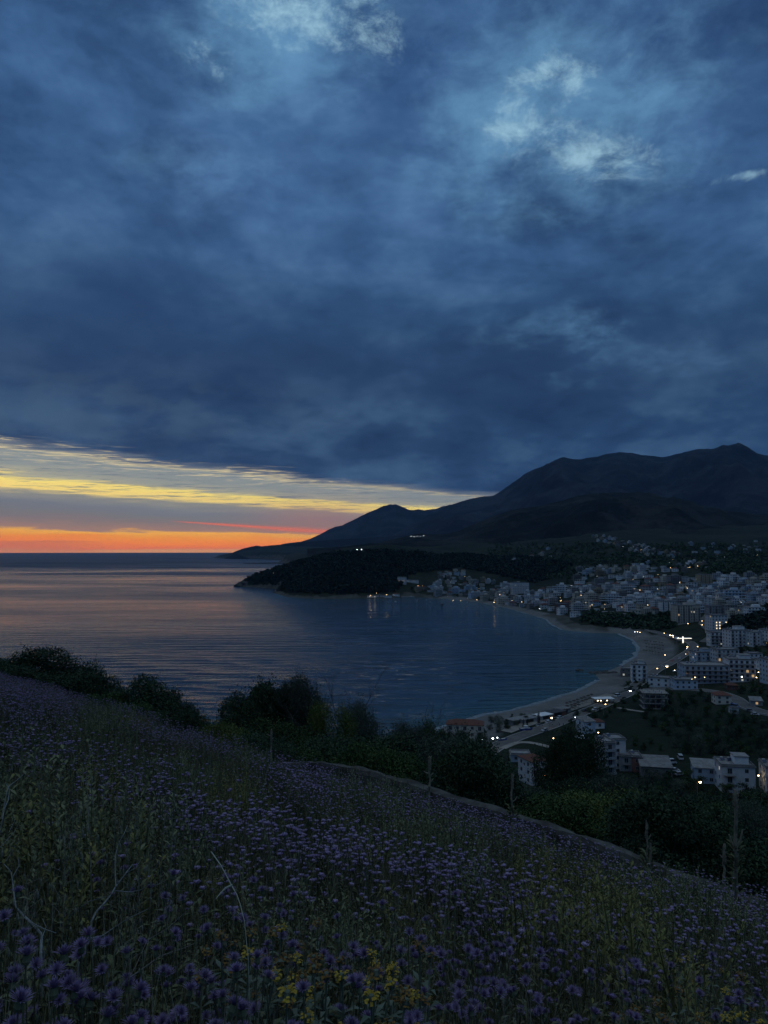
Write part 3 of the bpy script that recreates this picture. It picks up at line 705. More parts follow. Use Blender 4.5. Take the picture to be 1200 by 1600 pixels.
def bigpx(name, label, cat, px0, px1, py_base, fl, rz=0., depth=None, **kw):
    """by the columns it spans in the photograph and the row of its foot"""
    c = place((px0 + px1) / 2, py_base); w = (px1 - px0) / 1155 * c[1]
    d = depth or w * .75; ca, sa = abs(math.cos(R(rz))), abs(math.sin(R(rz)))
    w2 = max(4., (w - d * sa) / max(ca, .5)) if rz else w
    yc = c[1] + (d * ca + w2 * sa) / 2; xc = c[0] / c[1] * yc
    zb = ground_at(c[0], c[1]); zc_ = min(zb, ground_at(xc, yc) + .5)
    BUILT.append((xc, yc, max(w2, d) * .6))
    return big(name, label, cat, (xc, yc, zb), w2, d, fl, rz, **kw)

AB = 'apartment_building'
bigpx(AB, 'tall pale eight-storey apartment block above the dark wooded bluff', 'apartment block', 1050, 1093, 975, 7, 12, 14, wall='cream', balc='cols', topset=3)
bigpx(AB, 'narrow white block with several brightly lit windows beside the side road', 'apartment block', 1105, 1134, 989, 6, 8, 13, wall='white', balc=None,
      lit={('front', 1, 1), ('front', 1, 2), ('front', 2, 1), ('front', 2, 2), ('front', 3, 1), ('front', 3, 2), ('front', 2, 4), ('front', 1, 4), ('front', 3, 4), ('front', 1, 5), ('east', 1, 1), ('east', 2, 1)}, step=3.4, topset=0)
bigpx(AB, 'white four-storey block below the block with lit windows', 'apartment block', 1107, 1140, 1009, 4, -6, 13, wall='white', balc='all')
bigpx(AB, 'broad white block behind the curved apartment complex, roof crowded with heaters', 'apartment block', 1134, 1166, 1012, 5, 5, 15, wall='white', topset=3)
bigpx(AB, 'white block with dark balcony bay next to the forested knoll', 'apartment block', 1168, 1196, 1010, 4, 4, 14, wall='white', balc='cols')
bigpx(AB, 'white block cut by the picture edge below the forested knoll', 'apartment block', 1190, 1225, 1008, 4, 8, 14, wall='white')
bigpx(AB, 'low white stepped block with blue-lit roof terrace by the roundabout', 'apartment block', 1082, 1112, 1038, 3, 4, 13, wall='pale blue', topset=2.6)
bigpx(AB, 'grey-white long apartment building with dark recessed balcony bays', 'apartment block', 1064, 1134, 1069, 4, -4, 16, wall='pale blue', balc='all', step=3.3)
bigpx(AB, 'white apartment building with rounded corner beside the grey one', 'apartment block', 1133, 1178, 1067, 5, -12, 16, wall='white', balc='all', solid=True, topset=2.8)
bigpx(AB, 'white building rising behind the long grey-white apartment building', 'apartment block', 1115, 1150, 1040, 4, 2, 12, wall='white', balc='cols')
bigpx('hotel', 'white four-storey beach hotel standing by the rocky spit', 'hotel', 984, 1012, 1066, 4, -14, 13, wall='white', balc='cols', topset=2.5)
bigpx('hotel', 'low pink-grey annexe beside the white beach hotel', 'hotel', 968, 988, 1058, 2, -14, 10, wall='concrete', balc=None)
bigpx('terrace_building', 'long low white building with flat roof at the road bend', 'low building', 1012, 1050, 1075, 2, -28, 10, wall='white', balc=None, step=3.6)
bigpx('terrace_building', 'pale blue box building at the end of the long low white one', 'low building', 1050, 1087, 1078, 2, -6, 12, wall='pale blue', balc=None)
bigpx('villa', 'red-roofed three-storey house with lit ground floor among shoreline trees', 'house', 697, 757, 1163, 3, -8, 9, wall='cream', roof='hip', balc='cols', lit={('front', 0, 1)}, group='houses below the hillside')
bigpx('villa', 'white house with brown hipped roof and lit porch below the trees', 'house', 812, 852, 1228, 3, 22, 10, wall='white', roof='hip', balc='cols', group='houses below the hillside')
bigpx('shed', 'low pale shed with flat blue-white roof behind the brown-roofed house', 'shed', 797, 828, 1191, 1, -4, 7, wall='pale blue', balc=None, extras=False, group='houses below the hillside')
bigpx('villa', 'small pale cubic house with dark roof beside the near road', 'house', 902, 928, 1147, 2, 18, 8, wall='pale blue', roof='shed', balc=None, group='houses below the hillside')
bigpx('shed', 'low pale outbuilding with red tiled roof beside the cubic house', 'shed', 924, 942, 1139, 1, 8, 7, wall='white', roof='hip', balc=None, extras=False, fh=3.4, group='houses below the hillside')
bigpx(AB, 'slim grey five-storey block with stacked balconies at the foot of the slope', 'apartment block', 934, 958, 1222, 5, 10, 9, wall='grey', balc='all', solid=True, group='houses below the hillside')
bigpx('villa', 'white-gabled upper house with rusty roof behind the slim grey block', 'house', 947, 974, 1202, 4, 4, 8, wall='white', balc=None, group='houses below the hillside')
bigpx('villa', 'small grey two-storey house with balcony right of the slim block', 'house', 965, 990, 1206, 2, -12, 8, wall='grey', balc='cols', group='houses below the hillside')
bigpx('villa', 'dark brick-coloured house squeezed between grey house and metal-roofed hall', 'house', 985, 1002, 1207, 2, -8, 8, wall='brick red', balc=None, group='houses below the hillside')
bigpx('shed', 'long hall under one sloping grey sheet-metal roof', 'hall', 996, 1050, 1216, 1, -12, 12, wall='concrete', roof='shed', balc=None, extras=False, fh=4.2, group='houses below the hillside')
bigpx('villa', 'pale blue gabled house with long grey roof beside the lit yard', 'house', 1080, 1120, 1226, 2, -14, 9, wall='pale blue', roof='shed', balc=None, group='houses below the hillside')
bigpx(AB, 'grey-white three-storey block with rooftop stair tower and small balconies', 'apartment block', 1120, 1176, 1241, 3, -10, 11, wall='white', balc='cols', topset=3, step=4.2, group='houses below the hillside', fh=3.3)
bigpx(AB, 'pale block with curved balconies cut by the right picture edge', 'apartment block', 1188, 1222, 1243, 3, -14, 11, wall='white', balc='all', solid=True, group='houses below the hillside', fh=3.2)
bigpx('villa', 'cream house with pyramid red-tiled roof beside the bending road', 'house', 1114, 1140, 1101, 2, -8, 9, wall='cream', roof='hip', balc=None, fh=2.6, group='houses below the hillside')
bigpx(AB, 'tan six-storey block alone on the upper slope of the town', 'apartment block', 1089, 1111, 913, 5, 10, 14, wall='ochre', balc='cols')
bigpx(AB, 'broad white tower block at the end of the packed town by the beach', 'apartment block', 798, 826, 928, 7, 10, 16, wall='white', balc=None)
bigpx('hotel', 'square pale blue hotel on the forested point above the quay', 'hotel', 621, 635, 913, 5, 6, 14, wall='white', balc=None)
bigpx('hotel', 'long low white wing beside the square hotel on the forested point', 'hotel', 635, 654, 911, 2, 4, 12, wall='white', balc=None)
bigpx(AB, 'bright white and blue slab building in the middle of the town', 'apartment block', 974, 991, 922, 4, 4, 11, wall='pale blue', balc=None)
bigpx('villa', 'bright pale blue house on its own dark plot below the tan block', 'house', 1077, 1094, 928, 3, 2, 10, wall='pale blue', balc=None)
bigpx(AB, 'long brown building with shaded galleries near the first beach', 'apartment block', 868, 888, 957, 4, 6, 12, wall='brick red', balc='all')
bigpx(AB, 'white twin block left of the tall pale block', 'apartment block', 1030, 1052, 955, 4, 8, 12, wall='white', balc='cols')
bigpx(AB, 'grey-blue apartment block right of the tall pale block', 'apartment block', 1104, 1128, 963, 4, 2, 12, wall='grey', balc='cols')
bigpx(AB, 'cream terraced block above the forested knoll', 'apartment block', 1152, 1180, 965, 3, 10, 12, wall='cream', balc='cols')
bigpx('villa', 'white house among trees below the forested knoll', 'house', 1166, 1188, 1034, 2, 4, 9, wall='white', balc=None)
bigpx('villa', 'pale flat-roofed house close to the right picture edge below the knoll', 'house', 1182, 1212, 1046, 2, -6, 10, wall='white', balc=None)
bigpx(AB, 'pale block beside the lit yard at the right picture edge', 'apartment block', 1194, 1230, 1068, 5, 0, 12, wall='pale blue', balc='cols')
bigpx('villa', 'low reddish house behind the pyramid-roofed house', 'house', 1134, 1152, 1079, 1, -10, 8, wall='brick red', roof='hip', balc=None)
bigpx('shed', 'open roadside shed with pale sheet roof and blue tarpaulin beneath', 'shed', 1170, 1192, 1104, 1, -18, 8, wall='grey', roof='shed', balc=None, extras=False)
bigpx('shed', 'small white cabin at the edge of the orchard by the bending road', 'shed', 1141, 1152, 1116, 1, 5, 3.5, wall='white', balc=None, extras=False, group='houses below the hillside')
bigpx('restaurant', 'low white beach restaurant with bright lit front on the quay', 'restaurant', 574, 592, 934, 1, 0, 9, wall='white', balc=None, extras=False, lit={('front', 0, 1), ('front', 0, 4)}, fh=4)
bigpx('restaurant', 'small white quay house beside the two bright lamps', 'restaurant', 594, 612, 934, 1, 3, 9, wall='white', balc=None, extras=False, fh=4)
bigpx('restaurant', 'white two-storey house at the quay end below the forested point', 'restaurant', 613, 624, 933, 2, 3, 9, wall='white', roof='hip', balc=None, extras=False)

# unfinished concrete frame
def frame_building():
    c = place(1027, 1108); w = 36 / 1155 * c[1]; d = 11.; t = thing('unfinished_building', 'unfinished three-storey concrete frame with open floors beside the orchard', 'concrete frame', (c[0], c[1] + d / 2, c[2]), R(-8), 'houses below the hillside')
    BUILT.append((c[0], c[1] + d / 2, w * .6))
    for f in range(4):
        mb = MB(); mb.box(-w / 2 - .5, w / 2 + .5, -d / 2 - .5, d / 2 + .5, f * 3.1 - .13, f * 3.1 + .13); obj('floor_slab', mb.mesh('floor_slab', MW['concrete']), t)
    pm = MB().box(-.24, .24, -.24, .24, 0, 2.84).mesh('column', MW['concrete'])
    for f in range(3):
        for i in range(5):
            for j in range(3): obj('column', pm, t, (-w / 2 + .25 + i * (w - .5) / 4, -d / 2 + .25 + j * (d - .5) / 2, f * 3.1 + .13))
    mb = MB(); mb.box(-.12, .12, -.12, .12, 0, 1.1); rm = mb.mesh('rebar_stub', MW['concrete'])
    for i in range(5):
        for j in range(3): obj('rebar_stub', rm, t, (-w / 2 + .25 + i * (w - .5) / 4, -d / 2 + .25 + j * (d - .5) / 2, 9.43))
    mb = MB(); mb.box(-w * .1, w * .1, -.1, .1, .13, 2.97); obj('infill_wall', mb.mesh('infill_wall', MW['brick red']), t, (w * .3, d / 2 - .4, 3.1))
    mb = MB().box(-w / 2 + .4, w / 2 - .4, -.1, .1, -3, 2.97); obj('rear_wall', mb.mesh('rear_wall', MW['grey']), t, (0, d / 2 - .7, 0))
frame_building()
# white gazebo
c = place(910, 1160); t = thing('gazebo', 'white square gazebo tent with pointed roof on the dark lawn', 'gazebo', c, R(10), None)
mb = MB(); mb.face([(-2.8, -2.8, 2.5), (2.8, -2.8, 2.5), (0, 0, 4.)]); mb.face([(2.8, -2.8, 2.5), (2.8, 2.8, 2.5), (0, 0, 4.)]); mb.face([(2.8, 2.8, 2.5), (-2.8, 2.8, 2.5), (0, 0, 4.)]); mb.face([(-2.8, 2.8, 2.5), (-2.8, -2.8, 2.5), (0, 0, 4.)])
obj('canopy', mb.mesh('canopy', mat('white_canvas', (.62, .64, .66), None, .8)), t)
mb = MB()
for i in range(4): mb.box(-2.75 if i != 1 else 2.7, -2.7 if i != 1 else 2.75, -2.7, 2.7, 2.1, 2.5) if i in (0, 1) else mb.box(-2.7, 2.7, (-2.75, 2.7)[i - 2], (-2.7, 2.75)[i - 2], 2.1, 2.5)
obj('valance', mb.mesh('valance', mat('white_canvas', (1, 1, 1))), t)
pm = MB().box(-.05, .05, -.05, .05, 0, 2.5).mesh('post', M_RAIL)
for a in (-2.7, 2.7):
    for b in (-2.7, 2.7): obj('post', pm, t, (a, b, 0))
mb = MB().box(-2.6, 2.6, 2.5, 2.56, 0, 2.1); obj('side_sheet', mb.mesh('side_sheet', mat('white_canvas', (1, 1, 1))), t)

# small houses: a few kinds, copied through the town
def tiny_mesh(style, wall):
    w, d, fl, fh = {'flat': (11, 9, 2, 3.1), 'three': (12, 10, 3, 3.1), 'hip': (11, 9, 2, 3.), 'low': (12, 8, 1, 3.4), 'block': (16, 12, 4, 3.1), 'step': (13, 10, 3, 3.1), 'open': (12, 10, 3, 3.1)}[style]
    mb = MB(); Hh = fl * fh; mb.box(-w / 2, w / 2, -d / 2, d / 2, -6, Hh if style != 'open' else Hh - fh)
    if style == 'hip': mb.cm = 1; mb.hip(w, d, Hh + .19, 2.2)
    elif style == 'open':
        mb.cm = 0
        for a in (-.45, 0, .45):
            for b in (-.45, .45): mb.box(a * w - .25, a * w + .25, b * d - .25, b * d + .25, Hh - fh + .003, Hh)
        mb.cm = 3; mb.box(-w / 2 - .5, w / 2 + .5, -d / 2 - .5, d / 2 + .5, Hh + .003, Hh + .25)
    else:
        mb.cm = 3; mb.box(-w / 2 - .4, w / 2 + .4, -d / 2 - .4, d / 2 + .4, Hh + .003, Hh + .25)
        if style in ('block', 'step', 'three'): mb.cm = 0; mb.box(-w * .1, w * .32, -d * .2, d * .3, Hh + .253, Hh + 2.8)
        if style == 'step': mb.box(w / 2 + .003, w / 2 + 4, -d / 2 + 1, d / 2 - 1, -6, Hh - fh)
    for f in range(fl - (1 if style == 'open' else 0)):
        n = int(w / 3); zc = f * fh + 1.7
        mb.cm = 2
        for i in range(n):
            xx = (i + .5) / n * w - w / 2; ww = .65 if (i + f) % 3 else .95; mb.box(xx - ww, xx + ww, -d / 2 - .03, -d / 2 + .03, zc - .75, zc + .7)
        for i in range(int(d / 3.5)):
            yy = (i + .5) / int(d / 3.5) * d - d / 2
            for sx in (-1, 1): mb.box(sx * w / 2 - .03, sx * w / 2 + .03, yy - .6, yy + .6, zc - .7, zc + .7)
        if f and style in ('three', 'block', 'step', 'flat'):
            mb.cm = 3; bw = w * (.46 if style != 'block' else .92); mb.box(-bw, bw * (0 if style == 'flat' else 1) + .1, -d / 2 - 1.3, -d / 2 - .004, f * fh - .15, f * fh); mb.cm = 0; mb.box(-bw, bw * (0 if style == 'flat' else 1) + .1, -d / 2 - 1.3, -d / 2 - 1.2, f * fh + .003, f * fh + .85)
    return mb, [MW[wall], M_TILE, M_GLASS, M_SLAB]
def house_proto(style, wall):
    def f():
        mb, ms = tiny_mesh(style, wall); return mb.mesh('house', ms)
    return cached(('h', style, wall), f)
STY = {'flat': ('two-storey {} house with flat roof', 'house'), 'three': ('three-storey {} house with balconies', 'house'), 'hip': ('{} house under a tiled hip roof', 'house'), 'low': ('low single-storey {} house', 'house'),
       'block': ('boxy four-storey {} block', 'apartment block'), 'step': ('stepped three-storey {} house with side wing', 'house'), 'open': ('unfinished {} house with open top floor', 'house')}
LAND = [('the white tower block', 812, 915), ('the square hotel', 628, 905), ('the white and blue slab', 982, 912), ('the tan block', 1100, 903), ('the pale blue plot house', 1085, 920), ('the tall pale block', 1072, 960),
        ('the grey-blue block', 1116, 955), ('the cream terraced block', 1166, 958), ('the brown galleried building', 878, 950), ('the upper village spur', 935, 842), ('the pale zigzag track', 996, 896), ('the quay restaurants', 592, 930), ('the sheltered first beach', 840, 950), ('the far town beach', 740, 936), ('the hillside street lamps', 1075, 885)]
def where(px, py):
    b = min(LAND, key=lambda l: math.hypot((px - l[1]) * .6, (py - l[2]) * 1.6)); dx, dy = px - b[1], py - b[2]
    if abs(dy) * 1.8 > abs(dx): wd = 'uphill of' if dy < 0 else 'downhill of'
    else: wd = 'west of' if dx < 0 else 'east of'
    return ('' if math.hypot(dx, dy) > 14 else 'close ') + wd + ' ' + b[0]
def inpoly(P, poly):
    x, y = P; c = False; n = len(poly)
    for i in range(n):
        (x1, y1), (x2, y2) = poly[i], poly[(i + 1) % n]
        if (y1 > y) != (y2 > y) and x < (x2 - x1) * (y - y1) / (y2 - y1) + x1: c = not c
    return c
def samples(poly, n, sx, sy, tries=14000, taken=None):
    xs_ = [p[0] for p in poly]; ys_ = [p[1] for p in poly]; out = []; rnd = random.Random(len(poly) * 31 + n)
    for _ in range(tries):
        p = (rnd.uniform(min(xs_), max(xs_)), rnd.uniform(min(ys_), max(ys_)))
        if inpoly(p, poly) and all(abs(p[0] - q_[0]) > sx or abs(p[1] - q_[1]) > sy for q_ in (out + (taken or []))): out.append(p)
        if len(out) >= n: break
    return out
REG = [([(612, 934), (650, 931), (658, 917), (686, 910), (686, 893), (722, 892), (734, 904), (776, 912), (834, 922), (842, 948), (826, 953), (790, 946), (740, 936), (690, 932), (650, 932)], 105, 7.5, 3.4, 'houses of the town at the head of the bay', .85),
       ([(842, 922), (884, 912), (920, 902), (942, 890), (976, 883), (1010, 888), (1006, 900), (1035, 908), (1084, 908), (1120, 903), (1205, 900), (1212, 966), (1150, 966), (1098, 962), (1050, 952), (1030, 958), (1000, 964), (950, 963), (918, 956), (900, 966), (872, 958), (846, 952)], 215, 10.5, 5.0, 'houses of the hillside town', 1.),
       ([(925, 838), (950, 838), (985, 848), (1020, 856), (1064, 866), (1058, 872), (1012, 869), (985, 862), (960, 852), (930, 845)], 52, 4.5, 2.2, 'small houses of the upper village', .75),
       ([(1060, 848), (1110, 850), (1200, 842), (1205, 860), (1120, 872), (1090, 868), (1060, 856)], 18, 9, 3, 'scattered hillside houses', .85),
       ([(1008, 880), (1048, 886), (1100, 878), (1115, 890), (1060, 900), (1012, 895)], 14, 8, 4, 'scattered hillside houses', .9),
       ([(842, 860), (860, 858), (862, 872), (800, 880), (812, 870)], 7, 9, 3, 'scattered hillside houses', .8),
       ([(905, 892), (930, 888), (968, 880), (970, 890), (940, 900), (908, 903)], 14, 8, 4, 'scattered hillside houses', .9)]
HP = []
for poly, n, sx, sy, grp, sc in REG:
    for p in samples(poly, n, sx, sy): HP.append((p, grp, sc))
HW = hits([h_[0] for h_ in HP], 300., 5000., 700)
rnd = random.Random(99); cand = []
for (p, grp, sc), (x_, y_, z_) in zip(HP, HW):
    if not np.isfinite(y_): continue
    if sea_dist(np.array([x_]), np.array([y_]))[0] < 14: continue
    if any(math.hypot(x_ - b[0], y_ - b[1]) < b[2] + 6 for b in BUILT): continue
    cand.append((p, grp, sc, x_, y_, z_))
cand.sort(key=lambda c_: c_[4]); seen = []
cols_w = ['white'] * 9 + ['cream'] * 4 + ['grey'] * 4 + ['pale blue'] * 3 + ['ochre'] * 1 + ['concrete'] * 2
NIND = 255; nind = 0; rest = {}
adj = {0: 'small', 1: 'wide', 2: ''}
for (p, grp, sc, x_, y_, z_) in cand:
    if any((x_ - a) ** 2 + (y_ - b) ** 2 < 90 * sc for a, b in seen[-220:]): continue
    seen.append((x_, y_))
    st = rnd.choice(['flat'] * 5 + ['three'] * 4 + ['hip'] * 3 + ['low'] * 3 + ['block'] * (3 if y_ < 1700 else 0) + ['step'] * 3 + ['open']); wl = rnd.choice(cols_w)
    s_ = sc * rnd.uniform(.85, 1.2); rz = rnd.gauss(8, 16)
    if nind < NIND:
        w_ = 0 if s_ < .92 * sc else (1 if s_ > 1.12 * sc else 2)
        lab, ct = STY[st]; lab = (adj[w_] + ' ' + lab.format(wl)).strip() + ' ' + where(*p)
        o = obj('house' if ct == 'house' else AB, house_proto(st, wl), None, (x_, y_, z_), R(rz), (s_ * rnd.uniform(.85, 1.2), s_, s_ * rnd.uniform(.9, 1.1)))
        tag(o, lab, ct, grp); nind += 1
    else: rest.setdefault(0, []).append((st, wl, s_, rz, x_, y_, z_))
# beyond some three hundred houses the farthest ones are one mass
mbr = MB(); mlist = [MW['white'], M_TILE, M_GLASS, M_SLAB, MW['cream'], MW['grey'], MW['pale blue'], MW['ochre'], MW['concrete']]
wi = {'white': 0, 'cream': 4, 'grey': 5, 'pale blue': 6, 'ochre': 7, 'concrete': 8}
for st, wl, s_, rz, x_, y_, z_ in rest.get(0, []):
    mb, _ = tiny_mesh(st, wl); ca, sa = math.cos(R(rz)) * s_, math.sin(R(rz)) * s_; n0 = len(mbr.v)
    mbr.v += [(x_ + v[0] * ca - v[1] * sa, y_ + v[0] * sa + v[1] * ca, z_ + v[2] * s_) for v in mb.v]
    mbr.f += [tuple(i + n0 for i in f_) for f_ in mb.f]; mbr.mi += [wi[wl] if m_ == 0 else m_ for m_ in mb.mi]
if mbr.v: tag(obj('village_houses', mbr.mesh('village_houses', mlist)), 'dense scatter of tiny pale houses across the far hillsides', 'village houses', None, 'stuff')
print('houses', nind, len(rest.get(0, [])))

# ================================================================== LAMPS (some house lights and the ridge floodlights also built as post lamps)
M_POLE = mat('lamp_pole', (.18, .18, .19), None, .6)
def lamp_proto(name, head, e, r):
    t = thing(name, 'x', 'street lamp')
    mb = MB(); mb.tube([(0, 0, -1), (0, 0, 3), (0, 0, 6.2)], [.11, .09, .06], 6); mb.tube([(0, 0, 6.15), (.4, 0, 6.35), (1.1, 0, 6.4)], .045, 5)
    obj('pole', mb.mesh('pole', M_POLE), t)
    mb = MB(); mb.lathe([(0, .02), (r * .6, -.0), (r, -r * .35), (r * .9, -r * .8), (r * .5, -r * 1.2), (0, -r * 1.3)], 10, (1.1, 0, 6.38)); obj('lamp_head', mb.mesh('lamp_head', e), t)
    return t
E_WARM = emat('lamp_warm', (1., .66, .32), 14.); E_COOL = emat('lamp_cool', (.86, .94, 1.), 14.); E_ORG = emat('lamp_orange', (1., .42, .16), 8.); E_RED = emat('lamp_red', (1., .08, .06), 5.)
LP = {'w': lamp_proto('outdoor_lamp', 0, E_WARM, .30), 'c': lamp_proto('outdoor_lamp', 0, E_COOL, .28), 'o': lamp_proto('outdoor_lamp', 0, E_ORG, .36), 'W': lamp_proto('outdoor_lamp', 0, E_WARM, .46), 'C': lamp_proto('outdoor_lamp', 0, E_COOL, .42), 'r': lamp_proto('outdoor_lamp', 0, E_RED, .4)}
LAMPS = [(973, 853, 'c'), (1048, 887, 'w'), (1053, 887, 'w'), (1075, 887, 'w'), (1078, 886, 'w'), (1090, 884, 'c'), (1172, 904, 'C'), (1132, 907, 'c'), (1062, 910, 'w'), (1074, 919, 'c'), (1002, 916, 'w'), (1000, 922, 'w'), (1048, 920, 'w'),
         (1027, 920, 'w'), (944, 932, 'w'), (961, 933, 'w'), (1021, 935, 'c'), (1047, 937, 'c'), (877, 938, 'w'), (993, 887, 'w'), (1145, 917, 'c'), (1016, 976, 'W'), (992, 987, 'c'), (996, 987, 'c'), (1000, 988, 'w'), (1038, 989, 'w'), (1047, 992, 'W'),
         (1052, 995, 'c'), (1074, 1010, 'W'), (1090, 1010, 'w'), (1095, 1013, 'w'), (1097, 970, 'w'), (1097, 976, 'w'), (1075, 974, 'w'), (1039, 1023, 'w'), (1027, 1044, 'c'), (1042, 1041, 'W'), (1054, 1047, 'c'), (1086, 1058, 'w'), (1081, 1061, 'c'), (1159, 1057, 'C'), (1182, 1058, 'c'),
         (1185, 1050, 'w'), (1190, 1051, 'w'), (1064, 1060, 'r'), (579, 930, 'W'), (588, 927, 'w'), (604, 929, 'W'), (708, 938, 'w'), (720, 938, 'w'), (745, 937, 'w'), (759, 931, 'w'), (772, 941, 'W'), (781, 929, 'w'), (784, 929, 'o'), (726, 901, 'c'), (843, 951, 'c'), (844, 945, 'o'), (848, 944, 'o'),
         (653, 915, 'o'), (660, 915, 'o'), (876, 939, 'c'), (558, 861, 'c'), (565, 861, 'c'), (428, 893, 'w'), (862, 1121, 'W'), (899, 1120, 'c'), (770, 1153, 'C'), (777, 1152, 'c'), (749, 1155, 'c'), (753, 1155, 'c'), (865, 1153, 'w'), (946, 1100, 'w'), (852, 1211, 'o'), (1094, 1221, 'W'), (1185, 1211, 'w'), (935, 1144, 'w'),
         (642, 839, 'c'), (647, 839, 'c'), (652, 838.5, 'c'), (657, 838.5, 'c'), (662, 838, 'c'), (908, 930, 'w'), (925, 945, 'w'), (1104, 928, 'w'), (1120, 935, 'c'), (1160, 930, 'w'), (1186, 925, 'w'), (890, 925, 'c'), (1012, 945, 'w'), (972, 948, 'w'), (815, 940, 'w'), (800, 938, 'w'), (690, 925, 'w'), (1140, 945, 'w')]
_rl = random.Random(5)
for poly_, n_ in (([(845, 925), (900, 905), (980, 890), (1100, 905), (1200, 905), (1200, 960), (1050, 950), (900, 955)], 46), ([(640, 925), (700, 905), (780, 918), (835, 930), (830, 946), (700, 934)], 16), ([(1060, 1000), (1180, 1040), (1190, 1075), (1090, 1065)], 7), ([(940, 845), (1060, 866), (1190, 850), (1190, 880), (1010, 880)], 12)):
    for p_ in samples(poly_, n_, 7, 4): LAMPS.append((p_[0], p_[1], _rl.choice('wwcts') if False else _rl.choice(('t', 't', 'u'))))
LP['t'] = lamp_proto('outdoor_lamp', 0, emat('lamp_faint_warm', (1., .72, .4), 7.), .26); LP['u'] = lamp_proto('outdoor_lamp', 0, emat('lamp_faint_cool', (.9, .95, 1.), 7.), .26)
def lampwhere(px, py):
    if 555 < px < 630 and py > 900: return 'on the quay below the forested point'
    if py > 1180: return 'among the houses at the foot of the hillside'
    if py > 1110: return 'along the near end of the beach road'
    if py > 1035: return 'near the beach road bend and hotel'
    if py > 960: return 'along the lit road behind the main beach'
    if px > 840 and py > 900: return where(px, py)
    if px > 840: return 'on the hillside above the town'
    if py < 850: return 'in the short row high on the dark ridge'
    if px < 600: return 'alone on the dark forested headland'
    return where(px, py)
KC = {'w': 'warm', 'c': 'cool white', 'o': 'orange', 'W': 'bright warm', 'C': 'bright white', 'r': 'red', 't': 'faint warm', 'u': 'faint white'}
pxs = np.array([(a, b) for a, b, c_ in LAMPS], float)
# the head is about 6.3 m above its ground: find the depth where that fits
best = []
from mathutils.bvhtree import BVHTree
def cast_hills(px, py):
    r_ = Vector(ray(px, py)).normalized(); o_ = Vector((0, 0, EYE)); bd = None
    for ob in C.objects:
        if ob.name.split('.')[0] in ('hills', 'mountain', 'terrain'):
            if ob.name not in _wc: _wc[ob.name] = BVHTree.FromPolygons([v.co for v in ob.data.vertices], [tuple(p.vertices) for p in ob.data.polygons])
            h_ = _wc[ob.name].ray_cast(o_, r_)
            if h_[0] is not None and (bd is None or h_[3] < bd[3]): bd = h_
    return bd[0] if bd else None
LAMPS = [(a, b, 'w' if (kx == 'c' and i % 2 and b > 870) else kx) for i, (a, b, kx) in enumerate(LAMPS)]
for a, b, kx in LAMPS:
    if b < 866 and a < 700:
        h_ = cast_hills(a, b + .6)
        if h_ is not None: best.append((h_[0], h_[1] - 3, h_[2] - 1, kx + '!', a, b))
        continue
    rx, ry, rz_ = ray(a, b); Ys = np.exp(np.linspace(math.log(200), math.log(5200), 900)); g_ = land_h(rx / ry * Ys, Ys); zz_ = EYE + rz_ / ry * Ys
    hl = 9.5 if a == 428 else 6.4
    i = np.nonzero(zz_ < np.maximum(g_, .4) + hl)[0]
    if len(i): best.append((rx / ry * Ys[i[0]], Ys[i[0]], float(zz_[i[0]]) - hl, kx, a, b))
LP['c!'] = lamp_proto('outdoor_lamp', 0, E_COOL, .75); KC['c!'] = 'distant bright white'
fst = {}
for x_, y_, z_, kx, a, b in best:
    lab = KC[kx] + ' lamp shining ' + lampwhere(a, b); s_ = 1.25 if y_ > 2500 else 1.
    x_ -= 1.1
    if kx not in fst: fst[kx] = o = LP[kx]; o.location = (x_, y_, z_); o['label'] = lab; o['group'] = 'street lamps lit around the bay'
    else: o = copy_tree(LP[kx], (x_, y_, z_), 0, None, lab, 'street lamps lit around the bay')
# the long lit canopy of the filling station by the road
c = place(1066, 1004); t = thing('canopy_shelter', 'bright lit low canopy and sign pillar beside the road', 'lit canopy', (c[0], c[1], c[2]), R(0))
obj('canopy', MB().box(-7, 9, -3, 3, 4.2, 4.9).mesh('canopy', MW['white']), t); obj('light_strip', MB().box(-6.5, 8.5, -3.12, -3.02, 4.3, 4.85).mesh('light_strip', emat('strip', (1, .93, .75), 1.6)), t)
obj('sign_pillar', MB().box(-1.1, -.1, -3.9, -3.2, -.5, 6.6).mesh('sign_pillar', emat('strip2', (1, .96, .85), 1.5)), t)
for sx in (-5.5, 7.5): obj('column', MB().box(sx - .2, sx + .2, -.2, .2, -1, 4.197).mesh('column', MW['grey']), t)

